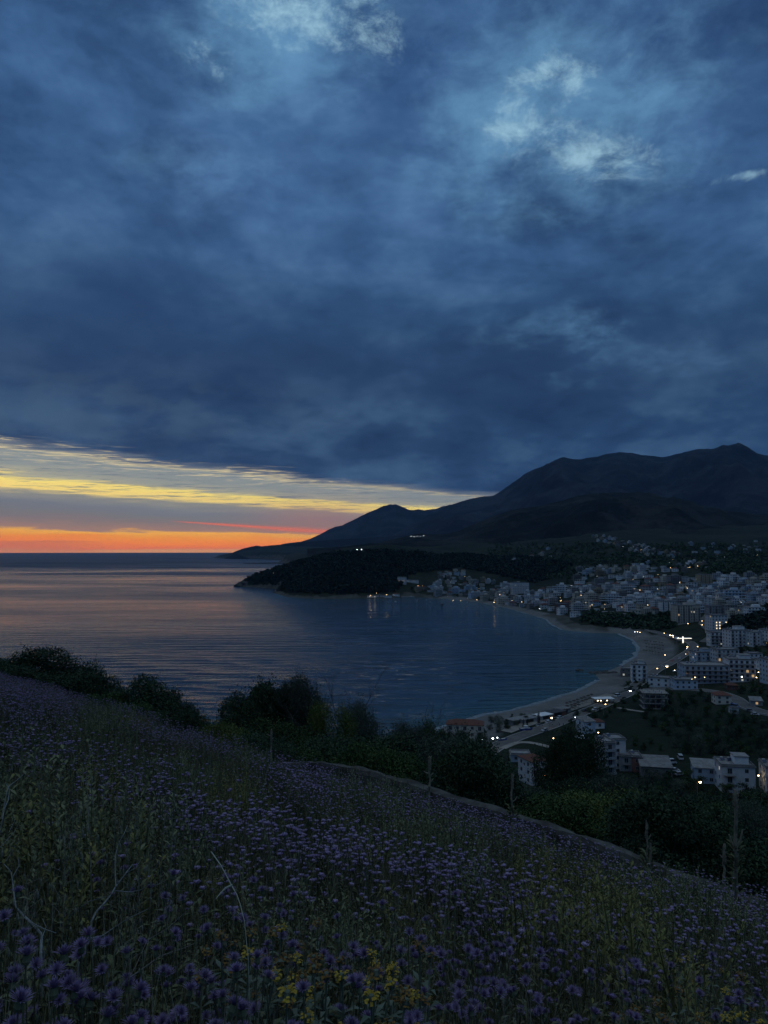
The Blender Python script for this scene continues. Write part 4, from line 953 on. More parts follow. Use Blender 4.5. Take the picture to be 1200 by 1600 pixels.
# ================================================================== TREES AND SHRUBS
M_BARK = mat('bark', (.07, .06, .05), (.11, .10, .085), .95, 3., .1)
LEAF = {'dark': leafmat('leaves_dark', (.020, .040, .020), (.045, .078, .036)), 'olive': leafmat('leaves_olive', (.05, .07, .048), (.09, .11, .08)),
        'mid': leafmat('leaves_mid', (.03, .06, .02), (.065, .10, .032)), 'yellow': leafmat('leaves_yellow_green', (.06, .085, .018), (.11, .13, .035)), 'cypress': leafmat('leaves_cypress', (.010, .020, .014), (.018, .032, .02))}
def leaves(C0, N0, size, rng, aspect=.45, fold=True):
    """one leaf (two triangles sharing a midrib, as a diamond) at each centre"""
    n = len(C0); a = rng.normal(size=(n, 3)); a /= np.linalg.norm(a, axis=1)[:, None] + 1e-9
    a = a + N0 * .7; a /= np.linalg.norm(a, axis=1)[:, None] + 1e-9
    b = np.cross(a, rng.normal(size=(n, 3))); b /= np.linalg.norm(b, axis=1)[:, None] + 1e-9
    s = size * rng.uniform(.6, 1.3, n)[:, None]
    V = np.stack([C0 - a * s * .5, C0 + b * s * aspect * .5, C0 + a * s * .5, C0 - b * s * aspect * .5], 1).reshape(-1, 3)
    return V, np.arange(4 * n).reshape(n, 4)
def tree_proto(seed, h=5., w=5., nl=9000, size=.13, leafm='dark', lobes=26, trunk=.3, shape='round', stems=1, low=.25, aspect=.5):
    rng = np.random.default_rng(seed); rnd_ = random.Random(seed)
    L = []
    for i in range(lobes):
        a = rng.uniform(0, 2 * math.pi); 
        if shape == 'round':
            u_ = rng.uniform(0, 1) ** .6; zz_ = rng.uniform(low, .92); prof = math.sin(math.pi * min(max((zz_ - low * .55) / (1.08 - low * .55), 0), 1)) ** .6
            rad = w / 2 * u_ * prof * .82; rl = w * rng.uniform(.11, .20)
        elif shape == 'cypress':
            zz_ = (i + .5) / lobes * .93 + .04; prof = (math.sin(math.pi * zz_ ** .75) ** .5) * (1 - zz_ * .35); rad = w * .16 * prof * rng.uniform(0, 1); rl = w * .33 * prof + .12
        else:
            u_ = rng.uniform(0, 1) ** .5; zz_ = rng.uniform(.12, .85); rad = w / 2 * u_ * .85; zz_ *= (1 - .45 * u_); rl = w * rng.uniform(.10, .19)
        L.append((math.cos(a) * rad, math.sin(a) * rad, zz_ * h, rl))
    L = np.array(L); wt = L[:, 3] ** 2; wt /= wt.sum()
    idx = rng.choice(len(L), nl, p=wt); d = rng.normal(size=(nl, 3)); d /= np.linalg.norm(d, axis=1)[:, None]
    rr_ = L[idx, 3] * rng.uniform(.35, 1.12, nl) ** .7; sq = np.array([1, 1, .85 if shape != 'cypress' else 1.6])
    C0 = L[idx, :3] + d * rr_[:, None] * sq
    # sprigs that break the outline
    ns = nl // 12; si = rng.choice(nl, ns); out = C0[si]; dirn = out - np.array([0, 0, h * .45]); dirn /= np.linalg.norm(dirn, axis=1)[:, None] + 1e-9
    dirn[:, 2] += .5; C0[si] = out + dirn * rng.uniform(0, .085 * w, ns)[:, None] ** 1.0
    C0[:, 2] = np.maximum(C0[:, 2], .03 * h)
    V, Fq = leaves(C0, d, size, rng, aspect); crown = npmesh('crown', V, Fq, LEAF[leafm])
    mb = MB()
    for s_ in range(stems):
        ox, oy = (0, 0) if stems == 1 else (rng.uniform(-.12, .12) * w, rng.uniform(-.12, .12) * w)
        top = h * (.55 if shape == 'round' else .85 if shape == 'cypress' else .4)
        mb.tube([(ox * .3, oy * .3, -1.2), (ox * .6, oy * .6, top * .35), (ox, oy, top * .7), (ox * 1.3 + .02, oy * 1.3, top)], [trunk * w * .1, trunk * w * .075, trunk * w * .05, trunk * w * .02], 7)
    if shape != 'cypress':
        for l in L[rng.choice(len(L), min(12, len(L)), replace=False)]:
            z0 = min(h * .25, l[2] * .5); mb.tube([(0, 0, z0), (l[0] * .4, l[1] * .4, z0 + (l[2] - z0) * .55), (l[0] * .9, l[1] * .9, l[2])], [trunk * w * .035, trunk * w * .022, trunk * w * .008], 5)
    return crown, mb.mesh('trunk', M_BARK)
TP = {'bigdark': tree_proto(1, 5, 5.4, 50000, .14, 'dark', 34, low=.12), 'olive': tree_proto(2, 5, 5, 42000, .12, 'olive', 44, low=.18, aspect=.3), 'mid': tree_proto(3, 5, 5, 42000, .13, 'mid', 32, low=.1),
      'yellow': tree_proto(4, 5, 5, 20000, .12, 'yellow', 36, low=.06, stems=3), 'shrub': tree_proto(5, 3, 4.4, 60000, .12, 'dark', 80, shape='shrub', stems=4, aspect=.35), 'shrubmid': tree_proto(6, 3, 4.4, 50000, .12, 'mid', 80, shape='shrub', stems=4, aspect=.3),
      'bigdark2': tree_proto(7, 5, 5, 50000, .13, 'dark', 44, low=.08), 'wide': tree_proto(8, 6, 8, 70000, .17, 'dark', 60, low=.15)}
FT = {'a': tree_proto(11, 5, 6, 1500, .42, 'dark', 20, low=.12), 'b': tree_proto(12, 5, 5.4, 1500, .4, 'mid', 16, low=.14), 'c': tree_proto(13, 5, 6.4, 1500, .4, 'olive', 22, low=.12), 'cyp': tree_proto(14, 9, 3, 1500, .35, 'cypress', 16, shape='cypress')}
def tree(name, label, loc, P, s, rz=None, group=None, sz=None, cat='tree'):
    t = thing(name, label, cat, loc, random.uniform(0, 6.28) if rz is None else rz, group, (s, s, sz or s))
    obj('crown', P[0], t); obj('trunk', P[1], t); return t
def tree_px(name, label, px, ytop, wpx, Y, kind, group, base=None, cat='tree'):
    """a tree whose top is seen at a row and whose crown spans wpx columns, at depth Y"""
    x_, y_, zt = at_depth(px, ytop, Y); g_ = ground_at(x_, y_) - .1; P = TP[kind]; H0 = {'shrub': 2.6, 'shrubmid': 2.6, 'wide': 5.9}.get(kind, 4.9); W0 = {'wide': 8.}.get(kind, 4.9)
    w_ = wpx / 1155 * Y / W0; hh = max(zt - g_, .8) / H0
    return tree(name, label, (x_, y_, g_), P, w_, None, group, hh, cat)
GB = 'trees and shrubs along the lower edge of the meadow'
for n_, lb, px, yt, wp, Y, kd, ct in (
    ('shrub', 'dark wiry shrub on the meadow crest at the very edge of the picture', 0, 1020, 150, 36, 'shrub', 'shrub'),
    ('shrub', 'dark wiry shrub on the meadow crest with sea behind, highest of the upper clump', 62, 1018, 150, 36, 'bigdark2', 'shrub'),
    ('shrub', 'dark shrub ending the upper clump, dropping steeply toward the sea', 118, 1030, 140, 35, 'shrub', 'shrub'),
    ('shrub', 'low dark shrub filling the dip between the two crest clumps', 168, 1060, 110, 33, 'shrub', 'shrub'),
    ('shrub', 'rounded dark green bush below the upper clump, sea behind it', 232, 1064, 130, 32, 'bigdark2', 'shrub'),
    ('shrub', 'sloping dark bush between the rounded bush and the open gap of sea', 286, 1086, 110, 31, 'shrub', 'shrub'),
    ('shrub', 'small feathery shrub in front of the gap of sea', 326, 1118, 80, 28, 'shrubmid', 'shrub'),
    ('tree', 'dark tree with tall narrow shoulder left of the twin-topped tree', 386, 1082, 84, 42, 'bigdark', 'tree'),
    ('tree', 'tallest dark tree of the meadow edge, twin-topped against the sea', 426, 1060, 110, 44, 'bigdark', 'tree'),
    ('tree', 'dark round-topped tree joined to the twin-topped tree on its town side', 468, 1066, 90, 43, 'olive', 'tree'),
    ('bush', 'green bush with yellowish leaves under the twin-topped tree', 430, 1122, 130, 36, 'mid', 'bush'),
    ('bush', 'yellow-green leafy bush beside the twin-topped tree', 516, 1102, 90, 37, 'yellow', 'bush'),
    ('tree', 'grey-green upright tree next to the leafless twiggy shrub', 560, 1106, 76, 40, 'olive', 'tree'),
    ('bush', 'dark low bush in the shade before the twin-topped tree', 380, 1150, 120, 30, 'bigdark2', 'bush'),
    ('bush', 'dark ivy-like bush behind the start of the stone wall', 470, 1168, 130, 28, 'mid', 'bush'),
    ('bush', 'dark bush behind the wall below the leafless shrub', 560, 1176, 120, 29, 'bigdark2', 'bush'),
    ('tree', 'small olive-green tree in front of the sea before the red-roofed house', 634, 1136, 80, 62, 'olive', 'tree'),
    ('tree', 'leafy tree touching the red-roofed house on its seaward side', 678, 1126, 70, 66, 'mid', 'tree'),
    ('tree', 'dark tree below the red-roofed house', 722, 1146, 80, 60, 'bigdark', 'tree'),
    ('tree', 'dark tree between the red-roofed house and the brown-roofed house', 752, 1156, 62, 56, 'bigdark2', 'tree'),
    ('bush', 'bright green bush behind the wall below the red-roofed house', 730, 1184, 110, 31, 'yellow', 'bush'),
    ('bush', 'dense dark bush behind the wall midway along it', 650, 1176, 120, 32, 'bigdark', 'bush'),
    ('bush', 'mid green bush leaning over the wall beside the thin brown stalk', 764, 1200, 80, 30, 'mid', 'bush'),
    ('tree', 'large spreading dark tree that hides houses between roof and slim block', 893, 1156, 118, 88, 'wide', 'tree'),
    ('tree', 'dark tree under the large spreading tree, close to the wall', 878, 1216, 90, 50, 'bigdark', 'tree'),
    ('tree', 'grey-green tree below the slim grey block', 958, 1218, 110, 48, 'olive', 'tree'),
    ('bush', 'leafy bush behind the wall below the large spreading tree', 860, 1252, 110, 27, 'mid', 'bush'),
    ('bush', 'dark rounded bush above the wall beneath the metal-roofed hall', 1040, 1262, 110, 40, 'bigdark', 'bush'),
    ('bush', 'yellow-green weedy bush leaning on the wall past its middle', 1000, 1280, 80, 22, 'yellow', 'bush'),
    ('bush', 'dark bush behind the wall beneath the block with stair tower', 1110, 1270, 100, 32, 'bigdark2', 'bush'),
    ('bush', 'olive-coloured bush behind the tall thick stalk', 1168, 1262, 90, 34, 'olive', 'bush'),
    ('bush', 'tangled dark shrub where the wall meets the picture edge', 1190, 1300, 100, 24, 'shrub', 'shrub'),
    ('bush', 'low tangled bush behind the wall before the thick stalk', 1090, 1308, 90, 20, 'shrubmid', 'shrub'),
    ('bush', 'low dark bush behind the wall near its middle', 930, 1280, 90, 22, 'shrub', 'shrub')):
    tree_px(n_, lb, px, yt, wp, Y, kd, GB, cat=ct)
for px, yt, wp, Y, kd, lb in ((20, 1044, 120, 33, 'bigdark2', 'low dark growth filling the foot of the crest clump at the picture edge'), (95, 1050, 120, 33, 'bigdark', 'low dark growth under the highest crest shrub'), (150, 1082, 110, 31, 'mid', 'dark green growth spilling over the crest below the clump'),
        (205, 1096, 110, 29, 'mid', 'green growth at the foot of the rounded crest bush'), (262, 1112, 110, 29, 'bigdark', 'dark low growth below the sloping crest bush'), (312, 1138, 100, 28, 'mid', 'green low growth under the gap of sea'), (352, 1146, 90, 28, 'bigdark2', 'dark low growth at the foot of the narrow-shouldered tree'), (410, 1166, 100, 25, 'bigdark', 'dark growth behind the first thin stalk')):
    tree_px('bush', lb, px, yt, wp, Y, kd, GB, cat='bush')
# twiggy leafless shrub against the sea
def bare_shrub(name, label, loc, h, n, seed, m, rad=.03, spread=.7, cat='shrub', lean=(0, 0), seg=5):
    rg = random.Random(seed); mb = MB()
    def grow(p, d, L_, r, lv):
        pts = [p]; q_ = Vector(p); dd = Vector(d)
        for i in range(4):
            dd = (dd + Vector((rg.gauss(0, .18), rg.gauss(0, .18), rg.gauss(.04, .12)))).normalized(); q_ = q_ + dd * L_ / 4; pts.append(tuple(q_))
            if lv < 3 and i >= 1:
                for _ in range(rg.choice((1, 2)) if lv < 2 else 1):
                    e = (dd + Vector((rg.gauss(0, spread), rg.gauss(0, spread), rg.gauss(.1, spread * .6)))).normalized(); grow(tuple(q_), e, L_ * rg.uniform(.4, .65), r * .5, lv + 1)
        mb.tube(pts, [r, r * .85, r * .7, r * .5, r * .28], seg if lv < 2 else 3, cap=False)
    for i in range(n): grow((rg.gauss(0, .06), rg.gauss(0, .06), -.1), (rg.gauss(lean[0], .35), rg.gauss(lean[1], .35), 1), h * rg.uniform(.6, .95), rad, 0)
    o = obj(name, mb.mesh(name, m), None, loc); return tag(o, label, cat)
M_TWIG = mat('dry_twig', (.12, .11, .095), (.2, .185, .16), .9, 4.)
M_TWIGP = mat('bleached_twig', (.26, .28, .28), (.12, .13, .125), .85, 9.)
for px, yt, lb in ((588, 1100, 'leafless twiggy shrub standing dark against the sea'),):
    x_, y_, zt = at_depth(px, yt, 37); g_ = ground_at(x_, y_); bare_shrub('bare_shrub', lb, (x_, y_, g_), (zt - g_) * 1., 4, 5, mat('dark_twig', (.04, .035, .03), (.06, .055, .05), .9, 3.), .05, .55)
# scrub covering the steep slope below the wall: rows of wild bushes one behind another
sky_top = [(-100, 1100), (0, 1100), (300, 1150), (350, 1128), (500, 1150), (600, 1152), (690, 1150), (760, 1172), (790, 1226), (850, 1236), (900, 1222), (930, 1228), (960, 1236), (1050, 1240), (1120, 1250), (1300, 1250)]
rs_ = random.Random(44); k_ = 0; placed = []
for _ in range(2600):
    px = rs_.uniform(300, 1290); s_ = 16 + (rs_.random() ** 1.5) * 190; u_ = (px - 600) / 1155; Y = s_ / (GT + GS * u_); x_ = u_ * Y
    if Y > 265: continue
    sz = rs_.uniform(.5, 1.05) * (1 + s_ / 130); g_ = ground_at(x_, Y)
    rmin = 2.1 * sz
    if any((x_ - a) ** 2 + (Y - b) ** 2 < (rmin + c_) ** 2 * .42 for a, b, c_ in placed): continue
    ty = HY + (EYE - (g_ + 4.7 * sz)) / Y * 1155; lim = np.interp(px, [q_[0] for q_ in sky_top], [q_[1] for q_ in sky_top])
    if ty < lim: sz *= max(.3, (EYE - (lim - HY) / 1155 * Y - g_) / (4.7 * sz)); 
    if sz < .25 or ty > 1420: continue
    kd = rs_.choice(['bigdark', 'bigdark2', 'bigdark', 'mid', 'olive', 'yellow', 'bigdark2', 'mid'])
    tree('bush', 'wild dark bush in the dense scrub covering the slope below the wall', (x_, Y, g_ - .2), TP[kd], sz * rs_.uniform(.9, 1.2), rs_.uniform(0, 6.28), 'wild bushes on the slope below the wall', sz, 'bush'); placed.append((x_, Y, 2.1 * sz)); k_ += 1
    if k_ > 150: break
print('scrub', k_)
# orchard and scrub on the plain
def scatter(poly, n, sx, sy, kinds, s0, s1, label, group, name='tree', cat='tree', y1=5000, fixed=None, seed=1):
    P = samples(poly, n, sx, sy); Hh = hits(P, 120., y1, 600); rg = random.Random(seed); c_ = 0
    for p, (x_, y_, z_) in zip(P, Hh):
        if not np.isfinite(y_) or sea_dist(np.array([x_]), np.array([y_]))[0] < 10: continue
        if any(math.hypot(x_ - b[0], y_ - b[1]) < b[2] * .9 + 1.5 for b in BUILT): continue
        kd = rg.choice(kinds); s_ = rg.uniform(s0, s1); tree(name, label if not callable(label) else label(p, kd), (x_, y_, z_ - .3), FT[kd], s_, rg.uniform(0, 6.28), group, s_ * rg.uniform(.8, 1.2), cat); c_ += 1
    return c_
def nearroad(p): return False
KN = {'a': 'dark round', 'b': 'mid green', 'c': 'grey-green', 'cyp': 'narrow'}
scatter([(1000, 1110), (1052, 1084), (1110, 1088), (1118, 1106), (1150, 1120), (1215, 1140), (1215, 1186), (1120, 1184), (1060, 1176), (1040, 1150), (1010, 1134)], 120, 15, 7, 'aabc', .75, 1.25, lambda p, kd: KN[kd] + ' tree in the dark orchard between road and lower houses', 'orchard trees', y1=800, seed=2)
scatter([(905, 1170), (960, 1150), (1040, 1160), (1060, 1182), (985, 1180), (930, 1172)], 10, 20, 7, 'ab', .5, .8, 'low dark bush on the open grass behind the slim grey block', 'bushes on the open grass', 'bush', 'bush', y1=800, seed=3)
scatter([(1000, 1215), (1110, 1222), (1210, 1236), (1220, 1262), (1000, 1245)], 26, 20, 8, 'abc', .8, 1.3, lambda p, kd: KN[kd] + ' tree in front of the lower houses under the hillside', 'trees before the lower houses', y1=420, seed=4)
scatter([(868, 1168), (900, 1172), (928, 1178), (925, 1200), (870, 1200)], 10, 14, 8, 'aab', .8, 1.3, lambda p, kd: KN[kd] + ' tree behind the large spreading tree by the slim block', 'trees beside the slim grey block', y1=420, seed=5)
scatter([(760, 1128), (800, 1125), (850, 1118), (862, 1122), (800, 1140), (764, 1150), (700, 1170), (690, 1160)], 22, 11, 6, 'aac', .6, 1., lambda p, kd: KN[kd] + ' tree among the beach sheds by the near shore', 'trees by the near shore', y1=600, seed=6)
for px, py, s_, lb in ((842, 1135, .95, 'tall narrow cypress between the parked cars and the shore'), (818, 1138, .6, 'short narrow cypress beside the beach sheds'), (824, 1137, .55, 'smaller cypress close to the short one by the beach sheds')):
    c = place(px, py); tree('cypress', lb, c, FT['cyp'], s_, 0, 'cypresses by the beach road')
scatter([(885, 1133), (900, 1118), (945, 1108), (975, 1098), (1000, 1090), (1004, 1104), (960, 1120), (905, 1135)], 14, 15, 6, 'ab', .6, .95, lambda p, kd: KN[kd] + ' tree on the inland side of the beach road', 'trees beside the beach road', y1=700, seed=7)
scatter([(975, 1072), (1010, 1066), (1012, 1078), (985, 1082)], 7, 8, 4, 'ab', .6, .9, lambda p, kd: KN[kd] + ' tree at the foot of the white beach hotel', 'trees round the beach hotel', y1=900, seed=8)
scatter([(1135, 1075), (1190, 1068), (1210, 1080), (1205, 1098), (1170, 1092)], 14, 11, 5, 'ab', .7, 1.1, lambda p, kd: KN[kd] + ' tree beside the bending road near the picture edge', 'trees by the bending road', y1=900, seed=9)
scatter([(1130, 1006), (1200, 1010), (1205, 1030), (1150, 1038), (1128, 1030)], 16, 11, 5, 'ab', .9, 1.4, lambda p, kd: KN[kd] + ' tree among white blocks below the forested knoll', 'trees below the knoll', y1=1100, seed=10)
scatter([(850, 925), (900, 905), (980, 892), (1100, 905), (1200, 905), (1205, 962), (1050, 952), (900, 955)], 85, 13, 5, 'aab', 1., 1.7, lambda p, kd: KN[kd] + ' tree among town houses ' + where(*p), 'trees among the houses of the town', y1=3000, seed=11)
scatter([(640, 922), (700, 905), (780, 918), (835, 935), (800, 945), (700, 932)], 24, 13, 4, 'a', 1., 1.6, lambda p, kd: KN[kd] + ' tree among town houses ' + where(*p), 'trees among the houses at the head of the bay', y1=3000, seed=12)

# woods read as one dark mass: many small crowns in one object
def woods(name, label, polys, n, s0, s1, leafm='dark', q_=26, seed=1, y1=5000):
    rg = np.random.default_rng(seed); Vs = []; tot = 0
    P = []
    for poly in polys:
        xs_ = [p[0] for p in poly]; ys_ = [p[1] for p in poly]; A = rg.uniform((min(xs_), min(ys_)), (max(xs_), max(ys_)), (n * 3, 2)); P += [tuple(a) for a in A if inpoly(a, poly)][:n]
    Hh = hits(P, 300., y1, 500); Hh = Hh[np.isfinite(Hh[:, 1])]; Hh = Hh[sea_dist(Hh[:, 0], Hh[:, 1]) > 4]
    for (x_, y_, z_) in Hh:
        r = rg.uniform(s0, s1) * (.5 if sea_dist(np.array([x_]), np.array([y_]))[0] < 20 else 1); d = rg.normal(size=(q_, 3)); d /= np.linalg.norm(d, axis=1)[:, None]; C0 = np.array([x_, y_, z_ + r * .7]) + d * r * rg.uniform(.5, 1.1, (q_, 1)) * np.array([1, 1, .85])
        V, _ = leaves(C0, d, r * .9, rg, .8); Vs.append(V)
    V = np.concatenate(Vs); me = npmesh(name, V, np.arange(len(V)).reshape(-1, 4), LEAF[leafm]); return tag(obj(name, me), label, 'woods', None, 'stuff')
woods('woods', 'dark pine woods covering the forested headland and the ridge behind', [[(375, 912), (400, 898), (456, 880), (520, 864), (600, 862), (700, 866), (840, 872), (900, 884), (840, 912), (720, 888), (640, 898), (618, 925), (560, 930), (440, 926)]], 4600, 3.5, 6., leafm='cypress', seed=2)
woods('woods', 'dark scrubby bluff above the sheltered beach below the town', [[(905, 972), (925, 958), (1000, 966), (1050, 962), (1060, 980), (1030, 986), (985, 984), (940, 978)]], 240, 2.5, 4.5, q_=40, seed=3)
woods('woods', 'black forested knoll between white blocks and upper town', [[(1132, 988), (1145, 974), (1175, 962), (1215, 950), (1230, 990), (1180, 1000), (1150, 998)]], 260, 3.5, 6., q_=50, leafm='cypress', seed=4)
woods('woods', 'scattered dark trees and terraces over the hillside above the town', [[(840, 880), (960, 872), (1000, 870), (1060, 876), (1200, 862), (1205, 898), (1110, 898), (1000, 884), (900, 905), (850, 905)], [(760, 850), (930, 850), (1200, 850), (1200, 872), (900, 880), (760, 880)]], 650, 3., 6., q_=20, seed=5)

# ================================================================== MEADOW
M_SOIL = mat('meadow_soil', (.022, .026, .014), (.045, .042, .026), .95, 3., .1, bump=.4)
s_a = np.concatenate([np.linspace(-16, 0, 30), np.linspace(.15, 13.7, 120)]); t_a = np.linspace(-46, 20, 300)
TT, SS = np.meshgrid(t_a, s_a); mx = SS * GS - TT * -GT * 1.0; mx = SS * GS + TT * GT; my = SS * GT - TT * GS
mz = mead_z(mx.ravel(), my.ravel()); mz = np.where(SS.ravel() > 13.5, mz - 1.0, mz)
tag(obj('meadow', npmesh('meadow', np.stack([mx.ravel(), my.ravel(), mz], 1), gridfaces(300, 150, True), M_SOIL, smooth=True)), kind='structure')

def hplane(px, py, h):
    """the point over the meadow, h above its ground, that a pixel points at"""
    x_, y_, z_ = ray(px, py); u_ = x_ / y_; k_ = z_ / y_; a = -1.25 + h; b = .356 * (GS * u_ + GT)
    Y = a / (k_ + b) if k_ + b < -1e-3 else 30.
    Y = min(max(Y, .9), 40.)
    for _ in range(4):
        g_ = float(mead_z(np.array([u_ * Y]), np.array([Y]))[0]); f_ = EYE + k_ * Y - (g_ + h); Y += f_ / -(k_ + b) if k_ + b < -.02 else 0; Y = min(max(Y, .8), 40.)
    return u_ * Y, Y
M_FLOW = mat('purple_petals', (.19, .14, .27), (.30, .235, .36), .8, 9., .1)
M_CALYX = mat('flower_base', (.10, .12, .07), (.15, .16, .10), .9, 20.)
M_STEM = mat('stem_green', (.075, .08, .045), (.15, .15, .09), .85, 5., .1)
M_GRASS = mat('grass_blades', (.042, .050, .022), (.14, .138, .068), .85, 1.6, .1)
M_DRY = mat('dry_grass', (.15, .145, .11), (.27, .26, .20), .85, 3., .1)
M_WEED = mat('weed_leaves', (.10, .115, .06), (.23, .24, .13), .85, 6., .1)
M_WEEDY = mat('yellowish_weed_leaves', (.12, .12, .045), (.25, .235, .085), .85, 6., .1)
M_YEL = mat('yellow_petals', (.30, .20, .02), (.40, .29, .03), .7, 20.)
M_ORG = mat('withered_petals', (.13, .07, .02), (.24, .14, .03), .8, 20.)
M_SAGE = mat('grey_green_leaves', (.085, .11, .08), (.15, .18, .135), .85, 12., .1)
class TB:
    """triangle template builder"""
    def __init__(s): s.v = []; s.f = []; s.m = []
    def tri(s, a, b, c, m=0): n = len(s.v); s.v += [a, b, c]; s.f.append((n, n + 1, n + 2)); s.m.append(m)
    def quad(s, a, b, c, d, m=0): s.tri(a, b, c, m); s.tri(a, c, d, m)
    def arr(s): return np.array(s.v, float), np.array(s.f, int), np.array(s.m, int)
    def strip(s, pts, w, side, m=0):
        for i in range(len(pts) - 1):
            p, q_ = np.array(pts[i]), np.array(pts[i + 1]); sd = np.array(side)
            a, b, c, d = p - sd * w[i], p + sd * w[i], q_ + sd * w[i + 1], q_ - sd * w[i + 1]
            if w[i + 1] > 1e-5: s.quad(tuple(a), tuple(b), tuple(c), tuple(d), m)
            else: s.tri(tuple(a), tuple(b), tuple((c + d) / 2), m)
    def leaf(s, base, d, L_, w, m=0, droop=.3):
        d = np.array(d, float); d /= np.linalg.norm(d); sd = np.cross(d, (0, 0, 1)); sd /= np.linalg.norm(sd) + 1e-9
        a = np.array(base, float); mid = a + d * L_ * .5; tip = a + d * L_ - np.array([0, 0, droop * L_])
        s.tri(tuple(a), tuple(mid + sd * w), tuple(tip), m); s.tri(tuple(a), tuple(tip), tuple(mid - sd * w), m)
def instance(tm, pos, rz, sc, lean=None):
    tv, tf, tmi = tm; n = len(pos); c, s_ = np.cos(rz), np.sin(rz)
    X_ = (tv[None, :, 0] * c[:, None] - tv[None, :, 1] * s_[:, None]) * sc[:, None]; Y_ = (tv[None, :, 0] * s_[:, None] + tv[None, :, 1] * c[:, None]) * sc[:, None]; Z_ = tv[None, :, 2] * sc[:, None]
    if lean is not None: X_ = X_ + lean[:, :1] * Z_ * Z_ * 1.2; Y_ = Y_ + lean[:, 1:2] * Z_ * Z_ * 1.2
    V = np.stack([X_ + pos[:, :1], Y_ + pos[:, 1:2], Z_ + pos[:, 2:3]], -1).reshape(-1, 3)
    Fx = (tf[None] + (np.arange(n) * len(tv))[:, None, None]).reshape(-1, 3); return V, Fx, np.tile(tmi, n)
def merge(name, parts, mats):
    V = np.concatenate([p[0] for p in parts]); o = 0; Fs_ = []
    for p in parts: Fs_.append(p[1] + o); o += len(p[0])
    return npmesh(name, V, np.concatenate(Fs_), mats, np.concatenate([p[2] for p in parts]))
def meadow_points(n, y0, y1, pw, rg, um=.62):
    """random points on the meadow inside the visible fan, nearer ones denser when pw is low"""
    Y = (y0 ** pw + rg.random(n) * (y1 ** pw - y0 ** pw)) ** (1 / pw); u_ = rg.uniform(-um - .0, um, n); X_ = u_ * Y + rg.normal(size=n) * .3; s_ = GS * X_ + GT * Y
    k_ = (s_ < 12.75 + .3 * np.sin(X_ * 1.3)); X_, Y = X_[k_], Y[k_]; return np.stack([X_, Y, mead_z(X_, Y)], 1)
def pix(P, h=0.):
    v = (EYE - P[:, 2] - h) / P[:, 1] * F + HY; return CX + P[:, 0] / P[:, 1] * F, v
GREEN = [(60, 1240, 120, 95), (150, 1120, 60, 45), (110, 1200, 90, 50), (350, 1215, 55, 40), (600, 1215, 80, 45), (650, 1285, 60, 45), (500, 1440, 120, 45), (930, 1390, 120, 60), (1060, 1540, 160, 60), (130, 1470, 190, 110), (520, 1550, 200, 45), (860, 1340, 50, 50),
         (210, 1300, 60, 80), (1000, 1330, 60, 40), (640, 1440, 60, 60), (300, 1420, 60, 40)]
def greenness(P):
    a, b = pix(P, .45); g_ = np.zeros(len(P))
    for x_, y_, sx, sy in GREEN: g_ = np.maximum(g_, np.exp(-((a - x_) / sx) ** 2 - ((b - y_) / sy) ** 2))
    return np.clip(g_ + .35 * fbm(P[:, 0] / 1.6, P[:, 1] / 1.6, 3, 14), 0, 1)
rg = np.random.default_rng(3)
# --- grass
parts = []
def blade(h, w, bend, m=0):
    t_ = TB(); t_.strip([(0, 0, 0), (bend * .15, 0, h * .4), (bend * .5, 0, h * .75), (bend, 0, h)], [w, w * .9, w * .55, 0], (0, 1, 0), m); return t_.arr()
P = np.concatenate([meadow_points(80000, .9, 6., 1.3, rg, .75), meadow_points(90000, 5., 36., 1.7, rg)])
q_ = np.array_split(rg.permutation(len(P)), 5)
for i, (h, w, b) in enumerate([(.42, .0024, .10), (.34, .003, .16), (.5, .002, .05), (.28, .0035, .12), (.38, .0026, .2)]):
    A = P[q_[i]]; sc = rg.uniform(.6, 1.15, len(A)) * (1 + .18 * fbm(A[:, 0] / 2, A[:, 1] / 2, 2, 3)); tm = blade(h, w, b)
    wd = np.clip(A[:, 1] / 5., 1, 3.2)           # far blades stand for little tufts
    V, Fx, mi = instance(tm, A - np.array([0, 0, .02]), rg.uniform(0, 6.28, len(A)), sc)
    parts.append((V, Fx, mi))
tag(obj('grass', merge('grass', parts, M_GRASS)), 'dark green grass growing all over the meadow', 'grass', None, 'stuff')
parts = []
P = np.concatenate([meadow_points(6500, .9, 6., 1.2, rg, .75), meadow_points(26000, 4., 36., 1.7, rg)])
q_ = np.array_split(rg.permutation(len(P)), 3)
for i, (h, w, b) in enumerate([(.62, .0011, .07), (.7, .0012, .2), (.5, .0016, .12)]):
    A = P[q_[i]]; V, Fx, mi = instance(blade(h, w, b), A, rg.uniform(0, 6.28, len(A)), rg.uniform(.6, 1.1, len(A))); parts.append((V, Fx, mi))
tag(obj('dry_grass', merge('dry_grass', parts, M_DRY)), 'thin straw-coloured dry grass stems among the flowers', 'dry grass', None, 'stuff')
